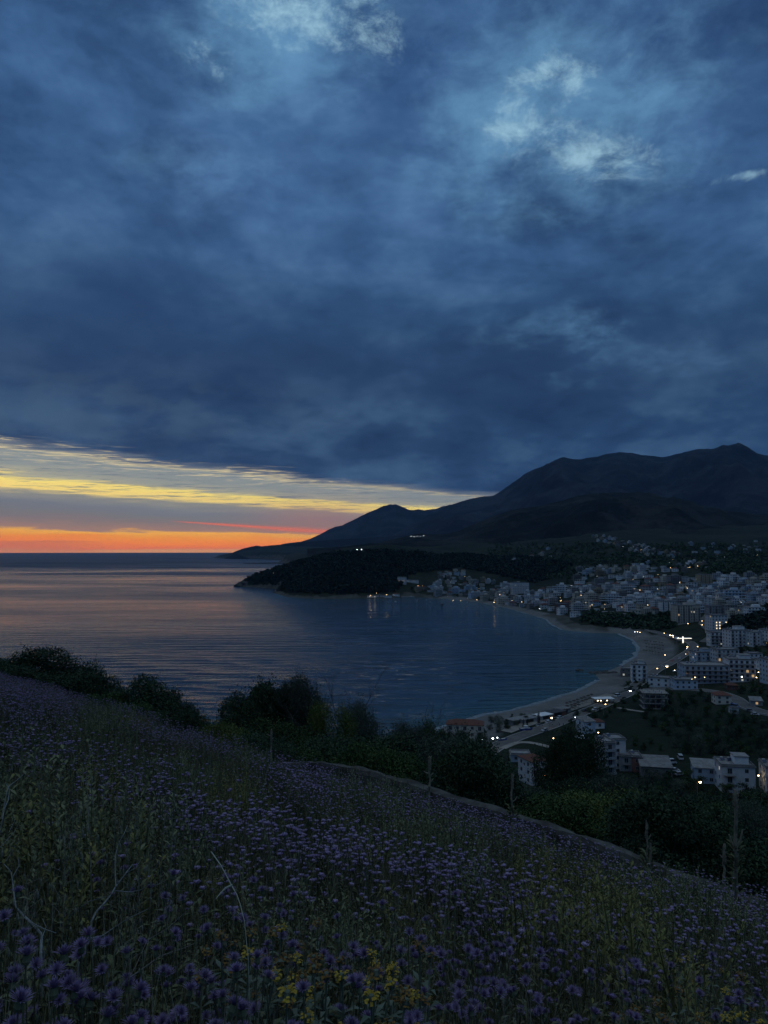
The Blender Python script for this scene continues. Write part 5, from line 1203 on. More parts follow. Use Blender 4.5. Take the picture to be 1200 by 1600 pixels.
# --- small leafy weeds under the flowers
parts = []
def weedlet(seed, h=.36):
    r_ = random.Random(seed); t_ = TB()
    for j in range(3):
        a = r_.uniform(0, 6.28); bx, by = math.cos(a) * .09, math.sin(a) * .09; t_.strip([(0, 0, 0), (bx * .4, by * .4, h * .5), (bx, by, h)], [.003, .0025, .001], (-math.sin(a), math.cos(a), 0))
        for i in range(6):
            z_ = h * (.2 + .13 * i); b_ = r_.uniform(0, 6.28); t_.leaf((bx * z_ / h, by * z_ / h, z_), (math.cos(b_), math.sin(b_), .6), .055, .008, 0)
    return t_.arr()
P = np.concatenate([meadow_points(5000, .9, 6., 1.2, rg, .75), meadow_points(15000, 4., 36., 1.7, rg)]); gg = greenness(P); P = P[rg.random(len(P)) < .3 + .7 * gg]
q_ = np.array_split(rg.permutation(len(P)), 4)
for i in range(4):
    A = P[q_[i]]; V, Fx, mi = instance(weedlet(i), A, rg.uniform(0, 6.28, len(A)), rg.uniform(.6, 1.2, len(A))); parts.append((V, Fx, mi))
tag(obj('ground_weeds', merge('ground_weeds', parts, M_WEED)), 'small grey-green leafy weeds filling the gaps between flowers', 'weeds', None, 'stuff')
# --- purple flowers far enough to be one lilac mass
def flower_t(seed, h=.5, heads=2):
    r_ = random.Random(seed); t_ = TB()
    for k_ in range(heads):
        a = r_.uniform(0, 6.28); L_ = 0 if k_ == 0 else r_.uniform(.04, .12); hx, hy, hz = math.cos(a) * L_, math.sin(a) * L_, h * (1 - .16 * k_)
        t_.strip([(0, 0, 0) if k_ == 0 else (0, 0, h * .45), (hx * .5, hy * .5, h * .6), (hx, hy, hz)], [.0028, .0022, .0018], (math.sin(a + .3), -math.cos(a + .3), 0), 1)
        n = 8
        for i in range(n):
            b = 6.283 * (i + r_.random() * .4) / n; rr_ = .0125 + .004 * r_.random(); c_, s_ = math.cos(b), math.sin(b)
            t_.tri((hx, hy, hz), (hx + rr_ * math.cos(b + .3), hy + rr_ * math.sin(b + .3), hz + .011 + .006 * r_.random()), (hx + rr_ * math.cos(b - .3), hy + rr_ * math.sin(b - .3), hz + .013), 0)
        t_.tri((hx - .010, hy, hz + .014), (hx + .008, hy - .010, hz + .016), (hx + .006, hy + .011, hz + .018), 0)
        t_.tri((hx - .006, hy, hz - .012), (hx + .006, hy, hz - .012), (hx, hy, hz + .004), 1)
    for i in range(4):
        b = r_.uniform(0, 6.28); z_ = h * r_.uniform(.15, .7); t_.leaf((0, 0, z_), (math.cos(b), math.sin(b), .7), .07, .007, 1)
    return t_.arr()
parts = []
P = np.concatenate([meadow_points(1300, 3.1, 5.5, 1.6, rg, .75), meadow_points(62000, 4.6, 36., 1.85, rg)])
gg = greenness(P); pch = np.clip(.60 + 2.1 * fbm(P[:, 0] / 3.0, P[:, 1] / 2.4, 4, 31), .06, 1); P = P[rg.random(len(P)) < (1 - .93 * gg) * pch]
P = P[(P[:, 1] > 4.6) | (rg.random(len(P)) < .6)]
q_ = np.array_split(rg.permutation(len(P)), 7)
for i in range(7):
    A = P[q_[i]]; sc = rg.uniform(.7, 1.2, len(A)) * (1 + .2 * fbm(A[:, 0] / 2.5, A[:, 1] / 2.5, 2, 12)); V, Fx, mi = instance(flower_t(i, .5, 2 + i % 3), A, rg.uniform(0, 6.28, len(A)), sc, rg.normal(size=(len(A), 2)) * .08); parts.append((V, Fx, mi))
tag(obj('purple_flowers', merge('purple_flowers', parts, [M_FLOW, M_STEM])), 'carpet of small purple flowers spread across the whole meadow', 'flowers', None, 'stuff')
print('flowers', len(P))
# --- the nearest purple flowers, one by one
def head_mesh(seed, r=.02, n=34):
    r_ = random.Random(seed); t_ = TB()
    for i in range(n):
        b = 6.283 * i / n + r_.uniform(-.1, .1); lay = i % 3; e = (.45, .85, 1.25)[lay] + r_.uniform(-.15, .15); L_ = r * (1.25, 1.05, .9)[lay] * r_.uniform(.85, 1.15); w_ = r * .045
        d = np.array([math.cos(b) * math.cos(e), math.sin(b) * math.cos(e), math.sin(e)]); sd = np.array([-math.sin(b), math.cos(b), 0]); p0 = d * r * .15 + np.array([0, 0, r * .45]); p1 = p0 + d * L_ * .6; p2 = p0 + d * L_ + sd * r_.uniform(-.2, .2) * r
        t_.quad(tuple(p0 - sd * w_ * .6), tuple(p0 + sd * w_ * .6), tuple(p1 + sd * w_ * 1.5), tuple(p1 - sd * w_ * 1.5)); t_.tri(tuple(p1 - sd * w_ * 1.5), tuple(p1 + sd * w_ * 1.5), tuple(p2))
    v, f_, m_ = t_.arr(); mb = MB(); mb.lathe([(0, -r * .55), (r * .3, -r * .45), (r * .46, -r * .1), (r * .38, r * .35), (r * .3, r * .55)], 9); 
    n0 = len(mb.v); mb.v += [tuple(a) for a in v]; mb.f += [tuple(int(j) + n0 for j in a) for a in f_]; mb.mi = [1] * (len(mb.f) - len(f_)) + [0] * len(f_)
    return mb.mesh('flower_head', [M_FLOW, M_CALYX])
HM = [head_mesh(i, .0145 + .002 * (i % 3), 84) for i in range(6)]
def stem_mesh(seed, h, tips):
    r_ = random.Random(seed); mb = MB()
    for i, (x_, y_, z_) in enumerate(tips):
        b = (0, 0, -.03) if i == 0 else (tips[0][0] * .35, tips[0][1] * .35, tips[0][2] * .45)
        mb.tube([b, ((b[0] + x_) / 2 + .01, (b[1] + y_) / 2, (b[2] + z_) / 2), (x_, y_, z_)], [.0026, .0021, .0015], 4, False)
    for i in range(7):
        a = r_.uniform(0, 6.28); z_ = h * r_.uniform(.08, .8); L_ = r_.uniform(.05, .11) * (1 - z_ / h * .5); w_ = .006; c_, s_ = math.cos(a), math.sin(a); k_ = z_ / h
        p = np.array([tips[0][0] * k_, tips[0][1] * k_, z_]); d = np.array([c_, s_, .8]); sd = np.array([-s_, c_, 0]) * w_; m_ = p + d * L_ * .45; e = p + np.array([c_, s_, .35]) * L_
        mb.face([tuple(p), tuple(m_ + sd), tuple(e), tuple(m_ - sd)])
    return mb.mesh('stem', M_STEM)
SV = []
for i in range(9):
    r_ = random.Random(i + 70); h = .42 + .05 * (i % 4); nt = 1 + i % 3; tips = [(r_.uniform(-.05, .05), r_.uniform(-.05, .05), h)] + [(r_.uniform(-.1, .1), r_.uniform(-.1, .1), h * r_.uniform(.78, .95)) for _ in range(nt - 1)]
    SV.append((h, tips, stem_mesh(i, h, tips)))
protos = []
for i, (h, tips, sm_) in enumerate(SV):
    t = thing('purple_flower', 'purple thistle-like flower on a thin stem in the near meadow', 'flower', (0, 0, 0), 0, 'nearest purple meadow flowers')
    obj('stem', sm_, t)
    for j, tp in enumerate(tips): o = obj('flower_head', HM[(i + j) % 6], t, tp, j * 1.3); o.rotation_euler = (random.uniform(-.45, .45), random.uniform(-.45, .45), j)
    protos.append(t)
used = set()
def put_flower(x_, y_, s_):
    i = random.randrange(9); z_ = float(mead_z(np.array([x_]), np.array([y_]))[0])
    if i not in used: used.add(i); o = protos[i]; o.location = (x_, y_, z_); o.rotation_euler = (0, 0, random.uniform(0, 6)); o.scale = (s_,) * 3
    else: o = copy_tree(protos[i], (x_, y_, z_), random.uniform(0, 6.28), (s_,) * 3)
    return o
HEADS = [(18, 1447), (15, 1537), (70, 1533), (112, 1515), (105, 1528), (130, 1545), (45, 1545), (70, 1560), (155, 1552), (100, 1580), (140, 1583), (20, 1592), (50, 1588), (213, 1494), (190, 1510), (258, 1503), (213, 1540), (210, 1570), (215, 1590), (312, 1530), (295, 1540), (340, 1550),
         (358, 1557), (350, 1538), (395, 1560), (160, 1343), (250, 1380), (225, 1368), (270, 1390), (345, 1364), (330, 1440), (400, 1555), (380, 1567), (420, 1592), (465, 1434), (447, 1440), (590, 1461), (557, 1484), (575, 1477), (537, 1503), (512, 1490), (440, 1470), (410, 1430), (425, 1445),
         (650, 1503), (640, 1575), (562, 1545), (618, 1480), (660, 1550), (732, 1516), (750, 1528), (776, 1552), (727, 1570), (790, 1585), (815, 1587), (850, 1575), (745, 1450), (758, 1456), (705, 1435), (880, 1500), (900, 1545), (940, 1475), (960, 1500), (1000, 1510), (1040, 1500), (1065, 1510), (1010, 1548)]
for (a, b) in HEADS:
    hh = random.uniform(.5, .6); x_, y_ = hplane(a, b, hh); put_flower(x_, y_, hh / .5)
cnt = len(HEADS); rr_ = random.Random(8); tries = 0
while cnt < 298 and tries < 9000:
    tries += 1; a = rr_.uniform(-30, 1230); b = rr_.uniform(1405, 1640); x_, y_ = hplane(a, b, .5)
    gq = float(greenness(np.array([[x_, y_, float(mead_z(np.array([x_]), np.array([y_]))[0])]]))[0])
    if a < 300 and b < 1500 and rr_.random() < .7: continue
    if rr_.random() < gq * .85 or y_ > 4.6: continue
    put_flower(x_, y_, rr_.uniform(.8, 1.15)); cnt += 1
# --- yellow-flowered plants
def sage(seed, yellow=True):
    r_ = random.Random(seed); h = .52 + .04 * (seed % 3); ml = MB(); ms = MB(); tips = []
    for k_ in range(2 + seed % 2):
        a = r_.uniform(0, 6.28); tx, ty, tz = (math.cos(a) * .05 * (k_ + .6) * 1.3, math.sin(a) * .05 * (k_ + .6) * 1.3, h * (1 - .1 * k_)); tips.append((tx, ty, tz))
        ms.tube([(0, 0, -.03), (tx * .45, ty * .45, tz * .5), (tx, ty, tz)], [.0038, .003, .0022], 5, False)
        for i in range(9):
            z_ = tz * (.12 + .09 * i); 
            for sgn in (0, math.pi):
                b = i * 1.57 + sgn + r_.uniform(-.3, .3); L_ = (.085 - .005 * i) * r_.uniform(.8, 1.2); w_ = L_ * .16; c_, s_ = math.cos(b), math.sin(b); kf = z_ / tz
                p = np.array([tx * kf, ty * kf, z_]); sd = np.array([-s_, c_, 0]) * w_; m_ = p + np.array([c_, s_, .55]) * L_ * .5; e = p + np.array([c_, s_, r_.uniform(-.1, .4)]) * L_
                ml.face([tuple(p), tuple(m_ + sd), tuple(m_)]); ml.face([tuple(m_ + sd), tuple(e), tuple(m_)]); ml.face([tuple(p), tuple(m_), tuple(m_ - sd)]); ml.face([tuple(m_), tuple(e), tuple(m_ - sd)])
    return h, tips, ms.mesh('stem', M_SAGE), ml.mesh('leaves', M_SAGE)
def whorl(seed, m, r=.02):
    r_ = random.Random(seed); t_ = MB(); t_.cm = 1; t_.lathe([(0, -.012), (.008, -.008), (.010, .0), (.006, .010), (0, .012)], 7); t_.cm = 0
    for i in range(22):
        b = 6.28 * i / 11 + r_.uniform(-.2, .2); c_, s_ = math.cos(b), math.sin(b); L_ = r * r_.uniform(.5, 1.2); z0 = r_.uniform(-.008, .012); w_ = .0032; sd = np.array([-s_, c_, 0]) * w_
        p = np.array([c_ * .006, s_ * .006, z0]); m_ = p + np.array([c_, s_, .9]) * L_ * .6; e = m_ + np.array([c_, s_, -.5]) * L_ * .55
        t_.face([tuple(p - sd * .5), tuple(p + sd * .5), tuple(m_ + sd), tuple(m_ - sd)]); t_.face([tuple(m_ - sd), tuple(m_ + sd), tuple(e + sd * 1.2), tuple(e - sd * 1.2)])
    return t_.mesh('flower_head', [m, M_SAGE])
WY = [whorl(i, M_YEL, .0115) for i in range(3)]; WO = [whorl(i + 9, M_ORG, .0115) for i in range(3)]
YP = {}
for i in range(4):
    h, tips, sm_, lm_ = sage(i)
    for kd, W_ in (('y', WY), ('o', WO)):
        t = thing('yellow_flower', 'x', 'flower', (0, 0, 0), 0, 'yellow and withered orange flowers'); obj('stem', sm_, t); obj('leaves', lm_, t)
        for j, tp in enumerate(tips): o = obj('flower_head', W_[(i + j) % 3], t, tp, j); o.rotation_euler = (.2 * j, .1, j)
        YP[(kd, i)] = [t, False]
YH = [(380, 1463, 'y'), (427, 1462, 'y'), (378, 1478, 'o'), (318, 1482, 'o'), (308, 1502, 'o'), (412, 1472, 'o'), (500, 1457, 'o'), (536, 1476, 'o'), (458, 1505, 'y'), (475, 1497, 'o'), (445, 1522, 'y'), (563, 1492, 'y'), (600, 1508, 'y'), (553, 1525, 'y'), (572, 1523, 'y'), (633, 1535, 'y'), (610, 1530, 'o'),
      (580, 1550, 'y'), (565, 1565, 'o'), (620, 1555, 'o'), (490, 1560, 'y'), (500, 1520, 'o'), (435, 1580, 'y'), (628, 1590, 'o'), (530, 1592, 'o'), (400, 1500, 'o'), (350, 1500, 'o'), (1085, 1493, 'y'), (1085, 1528, 'y'), (1120, 1522, 'o'), (1120, 1562, 'y'), (1142, 1574, 'y'), (1035, 1545, 'o'), (1060, 1560, 'o'), (1170, 1550, 'o'),
      (1180, 1580, 'y'), (460, 1540, 'o'), (515, 1500, 'o'), (590, 1580, 'y'), (1100, 1590, 'o'), (1150, 1535, 'o'), (1020, 1585, 'o'), (660, 1520, 'o'), (425, 1498, 'o')]
for n_, (a, b, kd) in enumerate(YH):
    hh = random.uniform(.5, .62); x_, y_ = hplane(a, b, hh); z_ = float(mead_z(np.array([x_]), np.array([y_]))[0]); i = n_ % 4; P_ = YP[(kd, i)]; s_ = hh / .55
    side_ = 'in the corner clump' if a > 900 else 'in the bottom clump'
    lab = ('bright yellow flowers on grey-green leafy stems ' if kd == 'y' else 'withered orange flowers on grey-green leafy stems ') + side_
    if not P_[1]: P_[1] = True; o = P_[0]; o.location = (x_, y_, z_); o.scale = (s_,) * 3; o['label'] = lab
    else: copy_tree(P_[0], (x_, y_, z_), random.uniform(0, 6), (s_,) * 3, lab)
# --- clumps of taller pale weeds
def clump(seed, h, w, m, n=80):
    r_ = random.Random(seed); t_ = TB()
    for j in range(n):
        a = r_.uniform(0, 6.28); rr2 = w * .5 * r_.random() ** .6; bx, by = math.cos(a) * rr2, math.sin(a) * rr2; hh = h * r_.uniform(.6, 1.) * (1 - .4 * (rr2 / (w * .5)) ** 2); lx, ly = r_.gauss(0, .06), r_.gauss(0, .06)
        t_.strip([(bx, by, -.03), (bx + lx * .4, by + ly * .4, hh * .5), (bx + lx, by + ly, hh)], [.005, .004, .0015], (math.cos(a), math.sin(a), 0))
        for i in range(26):
            f_ = .12 + .88 * i / 26; b = r_.uniform(0, 6.28); t_.leaf((bx + lx * f_, by + ly * f_, hh * f_), (math.cos(b), math.sin(b), 1.1), r_.uniform(.025, .05) * (1.15 - f_ * .5), .006, 0, .2)
    v, f_, m_ = t_.arr(); return npmesh('weed_clump', v, f_, m)
CM = [clump(i, .75, .9, M_WEED) for i in range(3)] + [clump(9 + i, .7, .9, M_WEEDY) for i in range(2)]
for (a, b, k_, s_, lb) in ((70, 1190, 0, 1.5, 'broad pale green weed clump high on the meadow near the picture edge'), (25, 1235, 3, 1.3, 'yellowish weed clump at the picture edge behind the bleached twigs'), (130, 1180, 4, 1.1, 'yellowish green weed clump before the dark crest shrubs'), (165, 1110, 1, 1.2, 'pale weeds just under the crest shrubs'), (205, 1115, 4, 1., 'yellow-green weeds beside the rounded crest bush'),
     (352, 1205, 4, 1.1, 'single yellow-green clump in the purple field before the twin-topped tree'), (560, 1218, 1, 1.2, 'pale weed clump close to the wall, town side of the first stalk'), (600, 1215, 0, 1.3, 'widest pale weed clump in front of the wall'), (640, 1225, 2, 1.1, 'pale weeds touching the wall before the second stalk'), (640, 1275, 1, 1.2, 'grey-green clump in front of the second tall stalk'), (668, 1285, 0, 1.2, 'grey-green clump at the foot of the second tall stalk'),
     (550, 1310, 3, .9, 'small yellowish clump amid the purple field'), (862, 1330, 4, 1.2, 'yellow-green clump standing up before the wall middle'), (905, 1380, 3, 1.3, 'yellowish bushy weeds in the brownish patch'), (940, 1400, 4, 1.4, 'largest yellowish weed clump in the brownish patch'), (980, 1370, 3, 1.2, 'yellow-topped weeds at the far side of the brownish patch'), (900, 1420, 0, 1.1, 'pale weeds under the brownish patch'),
     (500, 1410, 1, 1., 'green weeds behind the yellow flowers'), (430, 1420, 2, .9, 'low green weeds behind the withered flowers'), (210, 1270, 0, 1.1, 'green weeds behind the forked bleached branch'), (1050, 1370, 1, 1.2, 'dull green clump below the wall near the thick stalk'), (1120, 1400, 2, 1.2, 'dull green clump near the picture edge under the wall'), (30, 1330, 2, .9, 'weeds growing through the bleached twigs'), (290, 1180, 1, 1., 'green clump in the upper field below the sea gap'), (1010, 1460, 2, .8, 'pale weeds rising above the purple flowers on the town side'),
     (392, 1172, 0, 1.1, 'weeds hiding the upper end of the stone wall'), (410, 1186, 1, .9, 'low weeds beside the upper end of the stone wall'), (470, 1205, 3, .7, 'small yellowish tuft against the wall after its start'), (520, 1212, 1, .9, 'grey-green tuft against the wall before the leafless shrub'), (700, 1262, 2, .8, 'tuft against the wall just after the second tall stalk'),
     (752, 1282, 1, 1., 'tuft leaning on the wall before the leafy dark stalk'), (815, 1300, 0, 1., 'broad tuft hiding part of the wall after the leafy dark stalk'), (955, 1345, 2, 1., 'tuft against the wall before the slender stalk'), (1060, 1372, 0, 1.1, 'broad tuft hiding the wall near the short knobbly stalk'), (1100, 1390, 1, 1., 'tuft against the wall between the last two stalks'), (1170, 1412, 2, 1.1, 'tuft hiding the wall at the picture edge'),
     (240, 1190, 1, 1., 'isolated grey-green clump in the upper purple field'), (380, 1290, 2, .8, 'small pale clump in the middle of the purple field'), (730, 1370, 1, 1., 'pale clump in the purple field below the leafy dark stalk'), (800, 1440, 0, .8, 'pale clump in the lower field under the brownish patch'), (600, 1390, 4, .9, 'yellowish clump above the bottom yellow flowers'), (330, 1370, 3, .7, 'yellowish clump beside the broken reed')):
    x_, y_ = hplane(a, b, .55 * s_); z_ = float(mead_z(np.array([x_]), np.array([y_]))[0])
    tag(obj('weed_clump', CM[k_], None, (x_, y_, z_), random.uniform(0, 6), (s_, s_, s_ * random.uniform(.85, 1.05))), lb, 'weeds', 'weed clumps in the meadow')

# ================================================================== WALL AT THE MEADOW'S FOOT
M_STONE = mat('rough_wall_stone', (.05, .048, .043), (.11, .106, .096), .95, 3., .1, bump=.8, bscale=16)
def wall_strip():
    ts = np.linspace(-17.5, 9, 420); V = []
    for t_ in ts:
        off = .25 * math.sin(t_ * .35) + .12 * math.sin(t_ * .9 + 1)
        prof = [(13.15, -.6), (13.17, .42), (13.2, .50), (13.38, .51), (13.42, .46), (13.46, -1.6)]
        for j, (s_, z_) in enumerate(prof):
            n_ = .05 * float(fbm(np.array([t_ * 1.6 + j * 7]), np.array([s_ * 3.]), 4, 2)[0]); s2 = s_ + off + n_; x_ = s2 * GS + t_ * GT; y_ = s2 * GT - t_ * GS
            zg = EYE - 1.25 - .356 * 13.3 + .1 * math.sin(t_ * .5); V.append((x_, y_, zg + z_ - (.5 * max(0., (-14.5 - t_) / 3) if 0 < j < 5 else 0) + n_ * (1.2 if 0 < j < 5 else 0)))
    n = 6; i = (np.arange(419)[:, None] * n + np.arange(n - 1)).ravel(); return np.array(V), np.stack([i, i + 1, i + 1 + n, i + n], 1)
V, Fq = wall_strip(); tag(obj('wall', npmesh('wall', V, Fq[:, ::-1], M_STONE)), 'low rough grey stone wall running diagonally along the foot of the meadow', 'wall'); bpy.data.objects['wall']['kind'] = 'thing'

# ================================================================== TALL STALKS
M_STALK = mat('dry_stalk', (.17, .15, .11), (.26, .24, .17), .9, 8.)
def stalk(label, px, ytop, ybase_h, Y, rad, arms, seed, brush=False, thick=1.):
    x_, y_, zt = at_depth(px, ytop, Y); zb = float(mead_z(np.array([x_]), np.array([y_]))[0]); H_ = zt - zb; r_ = random.Random(seed); t = thing('dry_stalk', label, 'dry stalk', (x_, y_, zb), 0, 'tall dry flower stalks by the wall')
    mb = MB(); n = 12; mb.tube([(r_.gauss(0, .012), r_.gauss(0, .012), -.05 + (H_ + .05) * i / n) for i in range(n + 1)], [rad * (1.15 - .5 * i / n) * r_.uniform(.85, 1.15) for i in range(n + 1)], 7); obj('stem', mb.mesh('stem', M_STALK), t)
    mb = MB(); mb.lathe([(rad * .5, 0), (rad * 1.1, .05), (rad * 1.2, .12), (rad * .9, .22), (rad * .5, .3), (0, .33)], 8, (0, 0, H_ - .28)); 
    for i in range(30): a = r_.uniform(0, 6.28); z_ = H_ - .3 + r_.random() * .3; mb.face([(0, 0, z_), (math.cos(a) * rad * 1.7, math.sin(a) * rad * 1.7, z_ + .03), (math.cos(a + .4) * rad * 1.6, math.sin(a + .4) * rad * 1.6, z_ + .06)])
    obj('seed_head', mb.mesh('seed_head', M_STALK), t)
    for (z_, L_, ud) in arms:
        mb = MB(); mb.tube([(0, 0, H_ - z_), (L_ * .6, 0, H_ - z_ + ud * .4), (L_, .02, H_ - z_ + ud)], [rad * .6, rad * .5, rad * .35], 5); obj('side_branch', mb.mesh('side_branch', M_STALK), t)
    if brush:
        t_ = TB()
        for i in range(90): b = r_.uniform(0, 6.28); z_ = r_.uniform(.1, H_ * .55); t_.leaf((math.cos(b) * .03, math.sin(b) * .03, z_), (math.cos(b), math.sin(b), 1.2), r_.uniform(.1, .25), .025, 0)
        v, f_, m_ = t_.arr(); obj('leaves', npmesh('leaves', v, f_, M_WEED), t)
    return t
stalk('thin brown stalk with one short crossing branch, before the twin-topped tree', 424, 1142, 0, 17.5, .022, [(.12, -.11, .05), (.2, .05, .04)], 1)
stalk('pale stalk with short crossing branches halfway along the wall', 671, 1184, 0, 15.5, .026, [(.32, -.12, .04), (.36, .08, .05), (.5, .08, .07)], 2)
stalk('dark thin stalk over the wall beside the bright green bush', 800, 1212, 0, 14.6, .022, [(.5, .1, .1)], 3, True)
stalk('slender stalk before the bush under the slim block', 1010, 1285, 0, 12.8, .018, [(.3, .08, .1)], 4, True)
stalk('short stalk with knobbly head beside the thick tall stalk', 1131, 1322, 0, 12.2, .022, [(.2, -.06, .06)], 5)
stalk('tallest and thickest stalk, leafy at its foot, below the block with stair tower', 1148, 1236, 0, 12.3, .036, [(.9, .12, .28), (.95, -.10, .25)], 6, True)
stalk('thin dark stalk among purple flowers below the wall', 1016, 1320, 0, 11.2, .014, [], 7)
stalk('faint thin stalk in the purple field below the start of the wall', 409, 1205, 0, 14., .014, [(.2, .05, .05)], 8, True)

# ================================================================== BLEACHED TWIGS, OAT STALKS
def pixtube(mb, pl, Y, r0, r1, dy=None):
    r0 *= .62; r1 *= .62
    pts = [at_depth(a, b, Y + (dy[i] if dy else 0)) for i, (a, b) in enumerate(pl)]; n = len(pts)
    mb.tube(pts, [r0 + (r1 - r0) * i / (n - 1) for i in range(n)], 6)
def branch(label, Y, tubes, m, name='dry_branch'):
    mb = MB()
    for pl, r0, r1, slope in tubes: pixtube(mb, pl, Y, r0, r1, [slope * i * .06 for i in range(len(pl))])
    V = mb.v; bx, by = V[0][0], V[0][1]; bz = V[0][2]; mb.v = [(a - bx, b - by, c - bz) for a, b, c in V]
    o = obj(name, mb.mesh(name, m), None, (bx, by, bz)); return tag(o, label, 'dry branch')
branch('forked bleached branch rising from the grass, the biggest of the pale twigs', 2.5, [
    ([(118, 1560), (122, 1505), (133, 1482), (141, 1465), (143, 1440), (150, 1425), (162, 1412), (172, 1400), (181, 1385), (196, 1365), (207, 1351)], .0085, .003, 1),
    ([(181, 1386), (180, 1362), (180, 1338), (185, 1318), (195, 1300), (199, 1290)], .0035, .0015, 1), ([(180, 1392), (205, 1394), (222, 1390), (231, 1382), (238, 1366), (255, 1335)], .003, .001, -1),
    ([(142, 1466), (160, 1462), (180, 1448), (200, 1435), (232, 1420)], .0035, .001, 1), ([(141, 1440), (134, 1425), (131, 1410)], .002, .001, -1), ([(170, 1400), (140, 1408), (110, 1430), (98, 1444), (92, 1450)], .002, .0015, 1),
    ([(95, 1448), (92, 1425), (80, 1412)], .0012, .0006, 1), ([(93, 1440), (93, 1420)], .0012, .0006, -1), ([(196, 1365), (212, 1356), (222, 1340)], .0014, .0005, 1), ([(231, 1382), (246, 1382), (262, 1374)], .0012, .0004, 1)], M_TWIGP)
branch('bleached crooked twig with torn end near the picture edge', 2.3, [
    ([(66, 1560), (64, 1490), (65, 1460), (50, 1443), (38, 1432), (25, 1418), (22, 1400), (20, 1380), (17, 1362), (6, 1350)], .008, .0028, 1), ([(50, 1442), (70, 1452), (88, 1458), (94, 1452)], .003, .0012, -1), ([(38, 1432), (40, 1415)], .002, .0008, 1), ([(20, 1370), (30, 1352), (28, 1338)], .0022, .0008, 1), ([(64, 1470), (72, 1448), (66, 1435)], .002, .0008, 1)], M_TWIGP)
branch('thin pale twigs arching up the edge of the picture above the crooked one', 2.9, [
    ([(-14, 1470), (-6, 1330), (4, 1280), (6, 1262), (10, 1240), (14, 1228), (25, 1220), (44, 1204)], .006, .001, 1), ([(4, 1270), (13, 1250), (15, 1235), (8, 1222)], .003, .001, 1), ([(-6, 1330), (6, 1318), (22, 1300), (30, 1285)], .003, .001, 1), ([(14, 1300), (24, 1280), (20, 1272)], .002, .0008, 1), ([(-6, 1350), (10, 1345), (26, 1318), (32, 1310)], .0022, .0006, 1)], M_TWIGP)
branch('fallen grey stick lying through the grass below the forked branch', 2.2, [
    ([(172, 1560), (200, 1530), (225, 1512), (250, 1494), (280, 1484), (300, 1476), (330, 1455), (360, 1440)], .0045, .0012, 2), ([(200, 1530), (212, 1510), (225, 1480), (232, 1465)], .0022, .0008, 2), ([(232, 1468), (262, 1450), (290, 1425), (318, 1398)], .0014, .0005, 2)], M_TWIG)
branch('broken pale reed with bent-down leaf standing over the purple field', 1.9, [
    ([(392, 1640), (388, 1500), (382, 1440), (375, 1412), (370, 1398), (362, 1384), (345, 1352), (330, 1331)], .0012, .0030, 1), ([(362, 1383), (352, 1388), (344, 1396), (337, 1405)], .0045, .001, -1)], mat('pale_reed', (.34, .36, .30), (.26, .27, .22), .85, 9.), 'broken_reed')
# wild oats
def oat(seed, h):
    r_ = random.Random(seed); mb = MB(); lean = r_.uniform(.03, .14); pts = [(lean * (i / 7) ** 2, 0, h * i / 7) for i in range(8)]; mb.tube(pts, [.0016, .0015, .0014, .0013, .0011, .0009, .0007, .0005], 4, False); sm_ = mb.mesh('stem', M_DRY)
    mb = MB()
    for i in range(11):
        f_ = .66 + .34 * i / 11; x0, z0 = lean * f_ ** 2, h * f_; a = r_.uniform(0, 6.28); L_ = r_.uniform(.03, .06) * (1.3 - f_ * .5); e = (x0 + math.cos(a) * L_, math.sin(a) * L_, z0 + .015)
        mb.tube([(x0, 0, z0), e], .0004, 3, False); ex, ey, ez = e; l_ = r_.uniform(.016, .024)
        mb.lathe([(0, 0), (.0028, -l_ * .35), (.002, -l_ * .8), (0, -l_)], 5, (ex, ey, ez))
    return sm_, mb.mesh('seed_head', M_DRY)
OT = []
for i in range(5):
    a, b = oat(i, .8 + .06 * i); t = thing('wild_oat', 'tall straw-coloured wild oat stalk with hanging seeds in the near grass', 'wild oat', (0, 0, -50), 0, 'wild oat stalks in the near grass'); obj('stem', a, t); obj('seed_head', b, t); OT.append([t, False])
for n_, (a, b, hh) in enumerate([(140, 1215, .95), (180, 1262, .9), (162, 1238, 1.0), (290, 1285, .9), (235, 1280, .95), (250, 1300, .85), (215, 1290, .9), (580, 1410, .8), (530, 1440, .8), (640, 1440, .8), (515, 1430, .7), (660, 1455, .8), (755, 1490, .8), (775, 1510, .8), (45, 1450, .75), (10, 1480, .75), (80, 1390, .8), (300, 1340, .85), (955, 1540, .8), (990, 1556, .75), (800, 1560, .7), (15, 1350, .9), (175, 1480, .7), (110, 1330, .9), (700, 1560, .8), (480, 1330, .8), (930, 1440, .8), (60, 1300, .9), (200, 1420, .8), (345, 1300, .85)]):
    x_, y_ = hplane(a, b, hh * .92); y_ = max(y_, 1.5); x_ = (a - 600) / 1155 * y_; z_ = float(mead_z(np.array([x_]), np.array([y_]))[0]); P_ = OT[n_ % 5]; s_ = hh / (.8 + .06 * (n_ % 5))
    if not P_[1]: P_[1] = True; P_[0].location = (x_, y_, z_); P_[0].scale = (s_,) * 3; P_[0].rotation_euler = (0, 0, random.uniform(0, 6))
    else: copy_tree(P_[0], (x_, y_, z_), random.uniform(0, 6), (s_,) * 3)

